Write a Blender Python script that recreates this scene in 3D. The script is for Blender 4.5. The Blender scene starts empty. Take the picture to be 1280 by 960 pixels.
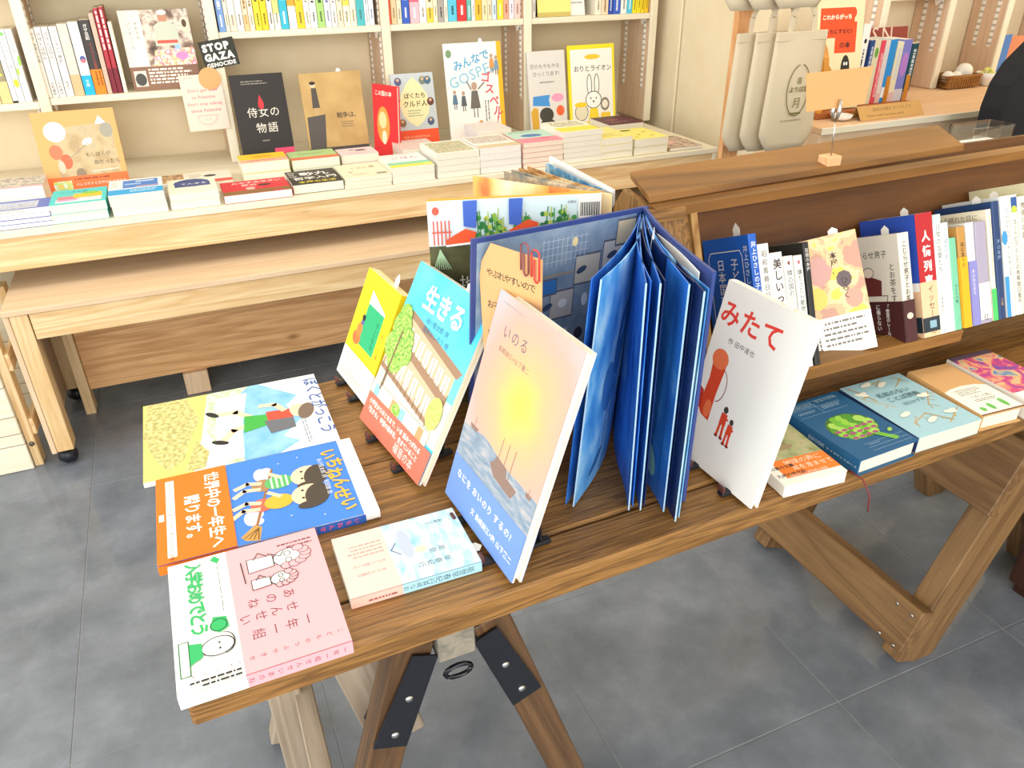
import bpy, bmesh, math, random
from mathutils import Vector, Matrix
random.seed(7)
scene = bpy.context.scene
COL = scene.collection

# ------------------------------------------------------------------ camera
FPX = 961.0
PITCH, ROLL, YAW, HC = math.radians(29.49), math.radians(-0.70), math.radians(22.96), 1.27
_fw = Vector((math.sin(YAW)*math.cos(PITCH), math.cos(YAW)*math.cos(PITCH), -math.sin(PITCH)))
_rt = Vector((math.cos(YAW), -math.sin(YAW), 0))
_up = _rt.cross(_fw)
_r = _rt*math.cos(ROLL) + _up*math.sin(ROLL)
_u = _up*math.cos(ROLL) - _rt*math.sin(ROLL)
CAM = Vector((0, 0, HC))
cd = bpy.data.cameras.new('camera'); cam = bpy.data.objects.new('camera', cd); COL.objects.link(cam)
cd.sensor_width = 36; cd.lens = FPX/1280*36; cd.clip_start = 0.02
cam.matrix_world = Matrix(((_r.x, _u.x, -_fw.x, 0), (_r.y, _u.y, -_fw.y, 0), (_r.z, _u.z, -_fw.z, HC), (0, 0, 0, 1)))
scene.camera = cam

# ------------------------------------------------------------------ light
w = bpy.data.worlds.new('daylight'); scene.world = w; w.use_nodes = True
w.node_tree.nodes['Background'].inputs[0].default_value = (1.0, 0.985, 0.965, 1)
w.node_tree.nodes['Background'].inputs[1].default_value = 1.0
def area(name, loc, target, sx, sy, power, col):
    d = bpy.data.lights.new(name, 'AREA'); d.shape = 'RECTANGLE'; d.size = sx; d.size_y = sy
    d.energy = power; d.color = col
    o = bpy.data.objects.new(name, d); COL.objects.link(o); o.location = loc
    o.rotation_euler = (Vector(target)-Vector(loc)).to_track_quat('-Z', 'Y').to_euler()
    return o
area('window_daylight', (-2.7, 0.7, 1.55), (1.0, 1.2, 0.6), 2.6, 1.9, 26, (0.86, 0.93, 1.0))
area('shopfront_daylight', (-0.6, -2.6, 1.7), (0.6, 1.5, 0.7), 3.0, 1.8, 58, (1.0, 0.985, 0.96))
area('ceiling_lamp', (4.3, 0.8, 2.55), (2.6, 1.9, 0.8), 1.4, 0.7, 30, (1.0, 0.80, 0.55))
area('ceiling_panel', (0.5, 1.5, 2.58), (0.5, 1.5, 0), 2.4, 1.0, 14, (1.0, 0.97, 0.92))
vs = scene.view_settings
vs.view_transform = 'Standard'; vs.look = 'None'; vs.gamma = 1; vs.exposure = 0.74; vs.use_curve_mapping = False
scene.cycles.use_denoising = True

# ------------------------------------------------------------------ pixel helpers (1280x960 frame)
def ray(p): return _fw*FPX + _r*(p[0]-640) - _u*(p[1]-480)
def gz(p, z): r = ray(p); return CAM + r*((z-HC)/r.z)
def gy(p, y): r = ray(p); return CAM + r*(y/r.y)
def gx(p, x): r = ray(p); return CAM + r*(x/r.x)
V3 = Vector
AX, AY, AZ = V3((1, 0, 0)), V3((0, 1, 0)), V3((0, 0, 1))

# ------------------------------------------------------------------ materials
MC = {}
def lin(h):
    h = h.lstrip('#'); o = []
    for i in (0, 2, 4):
        c = int(h[i:i+2], 16)/255; o.append(c/12.92 if c <= 0.04045 else ((c+0.055)/1.055)**2.4)
    return (o[0], o[1], o[2], 1)
def base(name, rough):
    m = bpy.data.materials.new(name); m.use_nodes = True
    b = m.node_tree.nodes['Principled BSDF']; b.inputs['Roughness'].default_value = rough
    b.inputs['Specular IOR Level'].default_value = 0.35
    return m, m.node_tree.nodes, m.node_tree.links, b
def C(h, rough=0.5, metal=0.0):
    k = (h, rough, metal)
    if k not in MC:
        m, n, l, b = base('ink_'+h.lstrip('#'), rough); b.inputs['Metallic'].default_value = metal
        b.inputs['Base Color'].default_value = lin(h); MC[k] = m
    return MC[k]
def ramp(n, stops, interp='LINEAR'):
    r = n.new('ShaderNodeValToRGB'); r.color_ramp.interpolation = interp
    e = r.color_ramp.elements
    while len(e) > 1: e.remove(e[-1])
    e[0].position = stops[0][0]; e[0].color = lin(stops[0][1])
    for p, c in stops[1:]:
        q = e.new(p); q.color = lin(c)
    return r
def mott(key, stops, scale=60, detail=3, rough=0.5, stretch=(1, 1, 1), interp='LINEAR', dist=0.0):
    """printed, painterly colour: noise in metres on the cover through a colour ramp"""
    k = ('mott', key)
    if k not in MC:
        m, n, l, b = base('print_'+key, rough)
        tc = n.new('ShaderNodeTexCoord'); mp = n.new('ShaderNodeMapping'); mp.inputs['Scale'].default_value = stretch
        nz = n.new('ShaderNodeTexNoise'); nz.inputs['Scale'].default_value = scale; nz.inputs['Detail'].default_value = detail
        nz.inputs['Distortion'].default_value = dist
        r = ramp(n, stops, interp)
        l.new(tc.outputs['UV'], mp.inputs[0]); l.new(mp.outputs[0], nz.inputs['Vector']); l.new(nz.outputs[0], r.inputs[0])
        l.new(r.outputs[0], b.inputs['Base Color']); MC[k] = m
    return MC[k]
def radial(key, cx, cy, rad, stops, noise=0.12, nscale=25, rough=0.5, sy=1.0):
    k = ('rad', key)
    if k not in MC:
        m, n, l, b = base('print_'+key, rough)
        tc = n.new('ShaderNodeTexCoord'); mp = n.new('ShaderNodeMapping')
        mp.inputs['Location'].default_value = (-cx/rad, -cy/rad*sy, 0); mp.inputs['Scale'].default_value = (1/rad, sy/rad, 0)
        ln = n.new('ShaderNodeVectorMath'); ln.operation = 'LENGTH'
        nz = n.new('ShaderNodeTexNoise'); nz.inputs['Scale'].default_value = nscale; nz.inputs['Detail'].default_value = 5
        ma = n.new('ShaderNodeMath'); ma.operation = 'MULTIPLY_ADD'; ma.inputs[1].default_value = noise*2
        sb = n.new('ShaderNodeMath'); sb.operation = 'SUBTRACT'; sb.inputs[1].default_value = noise
        r = ramp(n, stops)
        l.new(tc.outputs['UV'], mp.inputs[0]); l.new(mp.outputs[0], ln.inputs[0]); l.new(tc.outputs['UV'], nz.inputs['Vector'])
        l.new(nz.outputs[0], ma.inputs[0]); l.new(ln.outputs['Value'], ma.inputs[2]); l.new(ma.outputs[0], sb.inputs[0])
        l.new(sb.outputs[0], r.inputs[0]); l.new(r.outputs[0], b.inputs['Base Color']); MC[k] = m
    return MC[k]
def wood(key, dark, light, axis=0, scale=1.0, rough=0.5, knots=True, spec=0.35, rel=0.15, streak=14):
    """grain along a local axis of each board, every board with its own offset"""
    k = ('wood', key, axis)
    if k not in MC:
        m, n, l, b = base('wood_'+key, rough); b.inputs['Specular IOR Level'].default_value = spec
        tc = n.new('ShaderNodeTexCoord'); oi = n.new('ShaderNodeObjectInfo')
        sc = n.new('ShaderNodeVectorMath'); sc.operation = 'SCALE'; sc.inputs['Scale'].default_value = 9.0
        ad = n.new('ShaderNodeVectorMath'); ad.operation = 'ADD'
        cx = n.new('ShaderNodeCombineXYZ')
        for i in range(3): l.new(oi.outputs['Random'], cx.inputs[i])
        l.new(cx.outputs[0], sc.inputs[0]); l.new(tc.outputs['Object'], ad.inputs[0]); l.new(sc.outputs[0], ad.inputs[1])
        mp = n.new('ShaderNodeMapping'); s = [streak*scale]*3; s[axis] = 0.9*scale; mp.inputs['Scale'].default_value = s
        n1 = n.new('ShaderNodeTexNoise'); n1.inputs['Scale'].default_value = 1.6; n1.inputs['Detail'].default_value = 2; n1.inputs['Distortion'].default_value = 0.6
        mu = n.new('ShaderNodeMath'); mu.operation = 'MULTIPLY'; mu.inputs[1].default_value = 9.0
        fr = n.new('ShaderNodeMath'); fr.operation = 'PINGPONG'; fr.inputs[1].default_value = 1.0
        n2 = n.new('ShaderNodeTexNoise'); n2.inputs['Scale'].default_value = 14; n2.inputs['Detail'].default_value = 4
        mx = n.new('ShaderNodeMath'); mx.operation = 'MULTIPLY_ADD'; mx.inputs[1].default_value = 0.45
        m2 = n.new('ShaderNodeMath'); m2.operation = 'MULTIPLY'; m2.inputs[1].default_value = 0.55
        r = ramp(n, [(0.15, light), (0.85, dark)])
        l.new(ad.outputs[0], mp.inputs[0]); l.new(mp.outputs[0], n1.inputs['Vector']); l.new(mp.outputs[0], n2.inputs['Vector'])
        l.new(n1.outputs[0], mu.inputs[0]); l.new(mu.outputs[0], fr.inputs[0])
        l.new(n2.outputs[0], m2.inputs[0]); l.new(fr.outputs[0], mx.inputs[0]); l.new(m2.outputs[0], mx.inputs[2])
        l.new(mx.outputs[0], r.inputs[0])
        out = r.outputs[0]
        if knots:
            kp = n.new('ShaderNodeMapping'); s = [7.0]*3; s[axis] = 3.2; kp.inputs['Scale'].default_value = s
            vo = n.new('ShaderNodeTexVoronoi'); vo.inputs['Scale'].default_value = 1.0
            kr = ramp(n, [(0.0, '#ffffff'), (0.055, '#b0b0b0'), (0.10, '#000000')])
            mi = n.new('ShaderNodeMix'); mi.data_type = 'RGBA'
            l.new(ad.outputs[0], kp.inputs[0]); l.new(kp.outputs[0], vo.inputs['Vector']); l.new(vo.outputs['Distance'], kr.inputs[0])
            kd = lin(dark); mi.inputs['B'].default_value = (kd[0]*0.55, kd[1]*0.45, kd[2]*0.4, 1)
            l.new(kr.outputs[0], mi.inputs['Factor']); l.new(out, mi.inputs['A']); out = mi.outputs['Result']
        l.new(out, b.inputs['Base Color'])
        bp = n.new('ShaderNodeBump'); bp.inputs['Strength'].default_value = rel; bp.inputs['Distance'].default_value = 0.002
        l.new(mx.outputs[0], bp.inputs['Height']); l.new(bp.outputs[0], b.inputs['Normal'])
        MC[k] = m
    return MC[k]
def pagemat(h):
    k = ('page', h)
    if k not in MC:
        m, n, l, b = base('paper_'+h.lstrip('#'), 0.85)
        tc = n.new('ShaderNodeTexCoord'); wv = n.new('ShaderNodeTexWave'); wv.bands_direction = 'Z'
        wv.inputs['Scale'].default_value = 420; wv.inputs['Distortion'].default_value = 1.5
        c = lin(h); r = ramp(n, [(0, h), (1, h)])
        r.color_ramp.elements[0].color = (c[0]*0.86, c[1]*0.85, c[2]*0.82, 1)
        l.new(tc.outputs['Object'], wv.inputs['Vector']); l.new(wv.outputs[0], r.inputs[0]); l.new(r.outputs[0], b.inputs['Base Color'])
        MC[k] = m
    return MC[k]
def surface(key, stops, scale, rough, bump=0.0, detail=6, rr=None):
    """plaster, stone: noise in world metres"""
    m, n, l, b = base(key, rough)
    g = n.new('ShaderNodeNewGeometry'); nz = n.new('ShaderNodeTexNoise'); nz.inputs['Scale'].default_value = scale; nz.inputs['Detail'].default_value = detail
    nz.inputs['Roughness'].default_value = 0.65
    r = ramp(n, stops); l.new(g.outputs['Position'], nz.inputs['Vector']); l.new(nz.outputs[0], r.inputs[0]); l.new(r.outputs[0], b.inputs['Base Color'])
    if rr:
        q = ramp(n, [(0.3, '#%02x%02x%02x' % ((rr[0],)*3)), (0.7, '#%02x%02x%02x' % ((rr[1],)*3))])
        l.new(nz.outputs[0], q.inputs[0]); l.new(q.outputs[0], b.inputs['Roughness'])
    if bump:
        bp = n.new('ShaderNodeBump'); bp.inputs['Strength'].default_value = bump; bp.inputs['Distance'].default_value = 0.003
        l.new(nz.outputs[0], bp.inputs['Height']); l.new(bp.outputs[0], b.inputs['Normal'])
    return m

WALL = surface('plaster', [(0.3, '#e8d8b4'), (0.7, '#efe2c4')], 7, 0.85, 0.12)
TILE = surface('slate_tile', [(0.25, '#5e656d'), (0.5, '#737a83'), (0.75, '#8a919a')], 5.5, 0.42, 0.06, 9, (62, 105))
GROUT = C('#8c8f92', 0.9)
CREAM = wood('cream_paint', '#e6dcc0', '#f1e9d2', 2, 1, 0.55, False, rel=0.04)
CREAMX = wood('cream_paint', '#e6dcc0', '#f1e9d2', 0, 1, 0.55, False, rel=0.04)
PINE = wood('pine', '#d2aa72', '#f1d8aa', 0, 1, 0.55)
PINEZ = wood('pine', '#d2aa72', '#f1d8aa', 2, 1, 0.55)
PINEY = wood('pine', '#d2aa72', '#f1d8aa', 1, 1, 0.55)
PALE = wood('pale_ply', '#d8b894', '#e6ccaa', 0, 1, 0.6, False)
PALEZ = wood('pale_ply', '#d8b894', '#e6ccaa', 2, 1, 0.6, False)
ORANGE_W = wood('cedar', '#c08c58', '#eebf88', 0, 1, 0.55)
DARK = wood('walnut_stain', '#5e3f1c', '#a4773f', 0, 3.0, 0.40, True, 0.45, 0.4, 16)
DARKY = wood('walnut_stain', '#5e3f1c', '#a4773f', 1, 3.0, 0.40, True, 0.45, 0.4, 16)
DARKZ = wood('walnut_stain', '#5e3f1c', '#a4773f', 2, 3.0, 0.40, True, 0.45, 0.4, 16)
BOXW = wood('old_brown', '#4e2d10', '#70451d', 0, 0.8, 0.4, False, 0.4, 0.2, 16)
LIDW = wood('old_lid', '#5c3a12', '#966529', 0, 0.5, 0.36, True, 0.45, 0.2, 7)
TRESTLE = wood('trestle', '#65482c', '#917048', 2, 1.0, 0.5, True)
LITW = wood('weathered', '#8f7f6c', '#b5a590', 2, 1.0, 0.7, False)  # paler tone paints in daylight striking these sawhorse timbers from the left
KRAFT = mott('kraft', [(0.3, '#d3a168'), (0.7, '#deb27c')], 500, 3, 0.8)
CANVAS = mott('canvas', [(0.3, '#cbbb9c'), (0.7, '#d8caae')], 900, 2, 0.9)
BLACKM = C('#1c1e24', 0.4)
STEEL = C('#c6c6c2', 0.3, 1.0)
INK, WHITE = C('#262626', 0.6), C('#f6f4ee', 0.5)

# ------------------------------------------------------------------ objects
RW = {}
SEEN = {}
def tag(o, label, cat, group=None, kind=None):
    if label:
        o['label'] = label
        if label in SEEN and not group: print('DUPLICATE LABEL', label)
        SEEN[label] = 1
    if cat: o['category'] = cat
    if group: o['group'] = group
    if kind: o['kind'] = kind
def root(name, M, label, cat, group=None):
    o = bpy.data.objects.new(name, None); COL.objects.link(o); o.empty_display_size = 0.05
    if not isinstance(M, Matrix): M = Matrix.Translation(M)
    o.matrix_world = M; RW[o.name] = M; tag(o, label, cat, group); return o
def link(name, me, parent=None, W=None, local=None):
    """mesh object; W = world matrix, local = matrix in the parent's space"""
    o = bpy.data.objects.new(name, me); COL.objects.link(o)
    if parent is not None:
        o.parent = parent
        B = local if local is not None else (RW[parent.name].inverted() @ (W if W is not None else Matrix()))
        o.matrix_basis = B; RW[o.name] = RW[parent.name] @ B
    else:
        o.matrix_world = W if W is not None else Matrix(); RW[o.name] = o.matrix_world.copy()
    return o
def mesh(name, v, f, mats, mi=None, smooth=False):
    me = bpy.data.meshes.new(name); me.from_pydata([tuple(a) for a in v], [], f)
    for m in (mats if isinstance(mats, (list, tuple)) else [mats]): me.materials.append(m)
    if mi: me.polygons.foreach_set('material_index', mi)
    if smooth: me.polygons.foreach_set('use_smooth', [True]*len(f))
    me.update(); return me
def boxmesh(sx, sy, sz, mat, bev=0.0015):
    bm = bmesh.new(); bmesh.ops.create_cube(bm, size=1); bmesh.ops.scale(bm, vec=(sx, sy, sz), verts=bm.verts)
    if bev: bmesh.ops.bevel(bm, geom=bm.edges[:], offset=min(bev, sx*0.3, sy*0.3, sz*0.3), segments=1, affect='EDGES')
    me = bpy.data.meshes.new('box'); bm.to_mesh(me); bm.free(); me.materials.append(mat); return me
def box(name, parent, a, b, mat, bev=0.0015, rz=0.0):
    """axis-aligned world box from corner a to corner b"""
    a, b = V3(a), V3(b); c = (a+b)/2
    me = boxmesh(abs(b.x-a.x), abs(b.y-a.y), abs(b.z-a.z), mat, bev); me.name = name
    return link(name, me, parent, Matrix.Translation(c) @ Matrix.Rotation(rz, 4, 'Z'))
def frame_of(d, side):
    z = V3(d).normalized(); x = V3(side); x = (x - z*x.dot(z)).normalized(); y = z.cross(x)
    return Matrix((x, y, z)).transposed().to_4x4()
def beam(name, parent, p, q, wx, wy, mat, side=(0, 1, 0), bev=0.002):
    """square timber from p to q, long axis local z, width wx along side"""
    p, q = V3(p), V3(q)
    me = boxmesh(wx, wy, (q-p).length, mat, bev); me.name = name
    return link(name, me, parent, Matrix.Translation((p+q)/2) @ frame_of(q-p, side))
def tube(name, parent, pts, r, mat, seg=6):
    v, f = [], []
    pts = [V3(p) for p in pts]
    for i, p in enumerate(pts):
        d = (pts[min(i+1, len(pts)-1)] - pts[max(i-1, 0)]).normalized()
        s = AX if abs(d.x) < 0.8 else AY
        x = (s - d*s.dot(d)).normalized(); y = d.cross(x)
        rr = r[i] if isinstance(r, (list, tuple)) else r
        for k in range(seg):
            a = 2*math.pi*k/seg; v.append(p + x*rr*math.cos(a) + y*rr*math.sin(a))
    for i in range(len(pts)-1):
        for k in range(seg):
            f.append((i*seg+k, i*seg+(k+1) % seg, (i+1)*seg+(k+1) % seg, (i+1)*seg+k))
    f.append(tuple(range(seg-1, -1, -1))); f.append(tuple(range((len(pts)-1)*seg, len(pts)*seg)))
    return link(name, mesh(name, v, f, mat, smooth=True), parent, Matrix())
def prism(name, parent, poly, axis_vec, mat, W=None, local=None):
    """polygon (3D points) pushed along axis_vec"""
    n = len(poly); v = [V3(p) for p in poly]; d = V3(axis_vec); v += [p+d for p in v]
    f = [tuple(range(n-1, -1, -1)), tuple(range(n, 2*n))] + [(i, (i+1) % n, n+(i+1) % n, n+i) for i in range(n)]
    me = mesh(name, v, f, mat); bm = bmesh.new(); bm.from_mesh(me); bmesh.ops.recalc_face_normals(bm, faces=bm.faces); bm.to_mesh(me); bm.free()
    return link(name, me, parent, W if W is not None else Matrix(), local)
def lathe(name, parent, prof, mat, M, seg=20, smooth=True):
    v, f = [], []
    for r, z in prof:
        for k in range(seg): a = 2*math.pi*k/seg; v.append((r*math.cos(a), r*math.sin(a), z))
    for i in range(len(prof)-1):
        for k in range(seg): f.append((i*seg+k, i*seg+(k+1) % seg, (i+1)*seg+(k+1) % seg, (i+1)*seg+k))
    f.append(tuple(range(seg-1, -1, -1))); f.append(tuple(range((len(prof)-1)*seg, len(prof)*seg)))
    return link(name, mesh(name, v, f, mat, smooth=smooth), parent, M)

# ------------------------------------------------------------------ flat print: shapes and lettering
GC = {}
def glyph(ch, bold):
    k = (ch, bold)
    if k not in GC:
        c = bpy.data.curves.new('t', 'FONT'); c.body = ch; c.size = 1; c.resolution_u = 2; c.offset = bold
        o = bpy.data.objects.new('t', c); m = o.to_mesh()
        GC[k] = ([(v.co.x, v.co.y) for v in m.vertices], [tuple(p.vertices) for p in m.polygons])
        o.to_mesh_clear(); bpy.data.objects.remove(o); bpy.data.curves.remove(c)
    return GC[k]
class Print:
    def __init__(s, w, h): s.w, s.h, s.it = w, h, []
    def add(s, v, f, m): s.it.append((v, f, m)); return s
    def poly(s, pts, m): return s.add([(a*s.w, b*s.h) for a, b in pts], [tuple(range(len(pts)))], m)
    def rect(s, a0, b0, a1, b1, m): return s.poly([(a0, b0), (a1, b0), (a1, b1), (a0, b1)], m)
    def ell(s, a, b, ra, rb, m, n=18, rot=0, t0=0, t1=360):
        p = []
        for i in range(n):
            t = math.radians(t0+(t1-t0)*i/(n if t1-t0 == 360 else n-1)); x, y = ra*s.w*math.cos(t), rb*s.h*math.sin(t)
            c, d = math.cos(math.radians(rot)), math.sin(math.radians(rot))
            p.append((a*s.w + x*c - y*d, b*s.h + x*d + y*c))
        return s.add(p, [tuple(range(n))], m)
    def line(s, pts, wd, m, closed=False):
        P = [V3((a*s.w, b*s.h, 0)) for a, b in pts]
        if closed: P.append(P[0])
        v, f = [], []
        for i in range(len(P)-1):
            d = P[i+1]-P[i]
            if d.length < 1e-9: continue
            d.normalize(); q = V3((-d.y, d.x, 0))*wd*s.w/2; e = d*wd*s.w*0.3
            k = len(v); v += [(P[i]-e-q)[:2], (P[i+1]+e-q)[:2], (P[i+1]+e+q)[:2], (P[i]-e+q)[:2]]; f.append((k, k+1, k+2, k+3))
        return s.add(v, f, m)
    def ring(s, a, b, ra, rb, wd, m, n=28, rot=0, t0=0, t1=360):
        p = []
        for i in range(n+1):
            t = math.radians(t0+(t1-t0)*i/n); x, y = ra*s.w*math.cos(t), rb*s.h*math.sin(t)
            c, d = math.cos(math.radians(rot)), math.sin(math.radians(rot)); p.append((a+(x*c-y*d)/s.w, b+(x*d+y*c)/s.h))
        return s.line(p, wd, m)
    def text(s, st, a, b, sz, m, vert=False, rot=0.0, al='l', bold=0.0, sp=1.0):
        """sz = share of the width; vertical text runs down from (a, b), centred on the column"""
        S = sz*s.w; pen = []; x = y = 0.0
        if vert:
            need = sum(0.5 if c == ' ' else 1.0 for c in st)*sp*S; S *= min(1.0, (b*s.h-0.003)/max(need, 1e-6))
        for ch in st:
            if ch == ' ':
                if vert: y -= 0.5*sp
                else: x += 0.35
                continue
            gv, gf = glyph(ch, bold)
            if not gv: continue
            if vert:
                lo = min(p[0] for p in gv); hi = max(p[0] for p in gv)
                if ch in 'ー〜-—':
                    cy = sum(p[1] for p in gv)/len(gv); cxx = (lo+hi)/2
                    gv = [(-(p[1]-cy), -(p[0]-cxx)+0.38) for p in gv]; ox = 0
                elif ord(ch) > 0x2E80: ox = -0.5
                else: ox = -(lo+hi)/2
                pen.append((gv, gf, ox, y-0.86)); y -= sp
            else:
                adv = 1.0 if ord(ch) > 0x2E80 else max(p[0] for p in gv)+0.07
                pen.append((gv, gf, x, 0.0)); x += adv*sp
        off = -x/2 if al == 'c' and not vert else (-x if al == 'r' else 0)
        c, d = math.cos(math.radians(rot)), math.sin(math.radians(rot)); v, f = [], []
        for gv, gf, ox, oy in pen:
            k = len(v)
            for p in gv:
                X, Y = (p[0]+ox+off)*S, (p[1]+oy)*S; v.append((a*s.w + X*c - Y*d, b*s.h + X*d + Y*c))
            f += [tuple(i+k for i in q) for q in gf]
        if v: s.add(v, f, m)
        return s
    def dash(s, a0, b0, a1, b1, n, m, vert=False, th=0.4):
        """lines of type too small to read"""
        v, f = [], []
        for i in range(n):
            t = 0.0; end = 1 - random.random()*0.3
            while t < end:
                L = random.uniform(0.03, 0.16); u0, u1 = t, min(t+L, end); t += L + 0.025
                if vert:
                    x1 = a1-(a1-a0)*(i/n); x0 = x1-(a1-a0)/n*th; q = (x0, b1-(b1-b0)*u1, x1, b1-(b1-b0)*u0)
                else:
                    y1 = b1-(b1-b0)*(i/n); y0 = y1-(b1-b0)/n*th; q = (a0+(a1-a0)*u0, y0, a0+(a1-a0)*u1, y1)
                k = len(v); v += [(q[0]*s.w, q[1]*s.h), (q[2]*s.w, q[1]*s.h), (q[2]*s.w, q[3]*s.h), (q[0]*s.w, q[3]*s.h)]; f.append((k, k+1, k+2, k+3))
        return s.add(v, f, m)
    def build(s, parent, mapf, name='cover_print', eps=1.2e-4, label=None):
        if name == 'spine_print' and 1 < len(s.it) <= 3:      # a few large patches: one piece each
            for j, it in enumerate(s.it):
                q = Print(s.w, s.h); q.it = [it]; q.build(parent, mapf, name, eps+j*2e-5)
            return None
        v, f, mi, mats, uv = [], [], [], [], []
        for j, (pv, pf, m) in enumerate(s.it):
            if m not in mats: mats.append(m)
            k = len(v); z = eps + j*2e-5
            for p in pv: v.append(mapf(p[0], p[1], z)); uv.append(p)
            for q in pf: f.append(tuple(i+k for i in q)); mi.append(mats.index(m))
        if not v: return None
        me = mesh(name, v, f, mats, mi)
        ul = me.uv_layers.new(name='UVMap')
        for lp in me.loops: ul.data[lp.index].uv = uv[lp.vertex_index]
        o = link(name, me, parent, local=Matrix())
        if label: o['label'] = label
        return o

# ------------------------------------------------------------------ a book
def cshell(w, h, t, th, spine, r, y0=0.0, y1=None, grow=0.0):
    """cover wrapped round the spine: C profile run along the height"""
    y1 = h if y1 is None else y1
    def prof(g):
        pts = [(w+grow*0, t+g)]
        R = min(r, t*0.45)
        for i in range(5):
            a = math.pi/2 + math.pi/2*i/4; pts.append((R + (R+g)*math.cos(a), t-R + (R+g)*math.sin(a)))
        for i in range(5):
            a = math.pi + math.pi/2*i/4; pts.append((R + (R+g)*math.cos(a), R + (R+g)*math.sin(a)))
        pts.append((w, -g)); return pts
    O, I = prof(grow), prof(grow-th)
    if spine == 'R': O = [(w-x, z) for x, z in O]; I = [(w-x, z) for x, z in I]
    n = len(O); v = [(x, y, z) for y in (y0, y1) for x, z in O] + [(x, y, z) for y in (y0, y1) for x, z in I]
    f = []
    for i in range(n-1):
        f += [(i, i+1, n+i+1, n+i), (2*n+i+1, 2*n+i, 3*n+i, 3*n+i+1), (i+1, i, 2*n+i, 2*n+i+1), (n+i, n+i+1, 3*n+i+1, 3*n+i)]
    for i in (0, n-1): f.append((i, n+i, 3*n+i, 2*n+i))
    return v, f
def fixn(me):
    bm = bmesh.new(); bm.from_mesh(me); bmesh.ops.recalc_face_normals(bm, faces=bm.faces); bm.to_mesh(me); bm.free(); return me
def book(O, U, V, w, h, t, label, cover='#f4f1e8', name='book', spine='R', hard=False, pages='#f3ead2', front=None, sp=None,
         band=None, bandc='#ffffff', slip=0.0, group=None, rough=0.42, cat='book', spinemat=None, bandlabel=None, tilt=None):
    """O = bottom-left of the front cover, U right, V up; the back lies behind by t"""
    U, V = V3(U).normalized(), V3(V).normalized(); N = U.cross(V).normalized(); P = V3(O) - N*t
    M = Matrix((U, V, N)).transposed().to_4x4(); M.translation = P
    r = root(name, M, label, cat, group)
    th = 0.0024 if hard else 0.0007; ov = 0.003 if hard else 0.0
    cm = cover if not isinstance(cover, str) else C(cover, rough)
    v, f = cshell(w, h, t, th, spine, 0.0035 if hard else 0.0022)
    cv = link('cover', fixn(mesh('cover', v, f, cm)), r, local=Matrix())
    x0, x1 = (th+0.0002, w-ov-0.0006) if spine == 'L' else (ov+0.0006, w-th-0.0002)
    pm = boxmesh(x1-x0, h-2*ov-0.0004, t-2*th-0.0001, pagemat(pages), 0)
    link('page_block', pm, r, local=Matrix.Translation(((x0+x1)/2, h/2, t/2)))
    e0 = 1.2e-4
    if band:
        v, f = cshell(w, h, t, 0.00025, spine, 0.003, 0.0005, band*h, 0.0005)
        b = link('paper_band', fixn(mesh('paper_band', v, f, C(bandc, 0.45))), r, local=Matrix())
        if bandlabel: b['label'] = bandlabel
        e0 = 7e-4
    if front:
        p = Print(w, h); front(p); p.build(cv, lambda x, y, z: (x, y, t+z), 'cover_print', e0)
    if sp:
        p = Print(t, h); sp(p)
        p.build(cv, (lambda x, y, z: (-z, y, x)) if spine == 'L' else (lambda x, y, z: (w+z, y, t-x)), 'spine_print', e0)
    if slip:
        sx = w*0.62; a = [(sx, h-0.02, t*0.5), (sx+0.014, h-0.02, t*0.5), (sx+0.014, h+slip*0.55, t*0.5), (sx+0.007, h+slip, t*0.5), (sx, h+slip*0.55, t*0.5)]
        prism('sales_slip', r, a, (0, 0, 0.0004), WHITE, local=Matrix())
    return r
def flat4(tl, tr, br, bl, z):
    """flat rectangle from four corner pixels on the plane z, squared up"""
    p = [gz(q, z) for q in (tl, tr, br, bl)]; c = sum(p, V3())/4
    X = (p[1]-p[0])+(p[2]-p[3]); Y = (p[1]-p[2])+(p[0]-p[3]); lx, ly = X.length/2, Y.length/2
    X.normalize(); Y = (Y - X*Y.dot(X)).normalized()
    return c, X, Y, lx, ly
def lean(bl, br, tl, z, h=None):
    """leaning cover standing on the plane z: bottom corners and one top corner as pixels"""
    A, B = gz(bl, z), gz(br, z); U = (B-A); wd = U.length; U.normalize()
    r = ray(tl); k = (A-CAM).dot(U)/r.dot(U); T = CAM + r*k; V = T-A; hh = V.length
    return A, U, V.normalized(), wd, (h or hh)

def lean2(bl, br, tr, z, wd):
    """as lean, but from the right-hand corners and a known width"""
    A, B = gz(bl, z), gz(br, z); U = (B-A).normalized()
    r = ray(tr); k = (B-CAM).dot(U)/r.dot(U); V = CAM + r*k - B
    return B-U*wd, U, V.normalized(), wd, V.length

# ================================================================== THE ROOM
TZ = 0.67          # top of the front table
WZ = 0.65          # top of the display table along the wall
TS, TX, TY = 0.452, 0.957, 0.664
fl = box('floor', None, (-3.2, -2.8, -0.06), (5.2, 3.4, -0.0014), GROUT, 0); tag(fl, 'dark grey slate-look tiled floor', 'floor', kind='structure')
tm = boxmesh(TS-0.0026, TS-0.0026, 0.012, TILE, 0.0008)
for i in range(-7, 8):
    for j in range(-6, 6):
        link('tile', tm, fl, Matrix.Translation((TX+(i+0.5)*TS, TY+(j+0.5)*TS, -0.006)))
def struct(name, a, b, m, label, cat='wall'):
    o = box(name, None, a, b, m, 0.004); tag(o, label, cat, kind='structure'); return o
struct('wall_back', (-3.2, 3.02, -0.002), (1.87, 3.12, 2.62), WALL, 'cream plaster wall behind the white bookcase')
struct('wall_pier', (1.866, 2.712, -0.002), (2.46, 3.12, 2.62), WALL, 'cream plaster pier beside the hanging tote bags')
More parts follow.
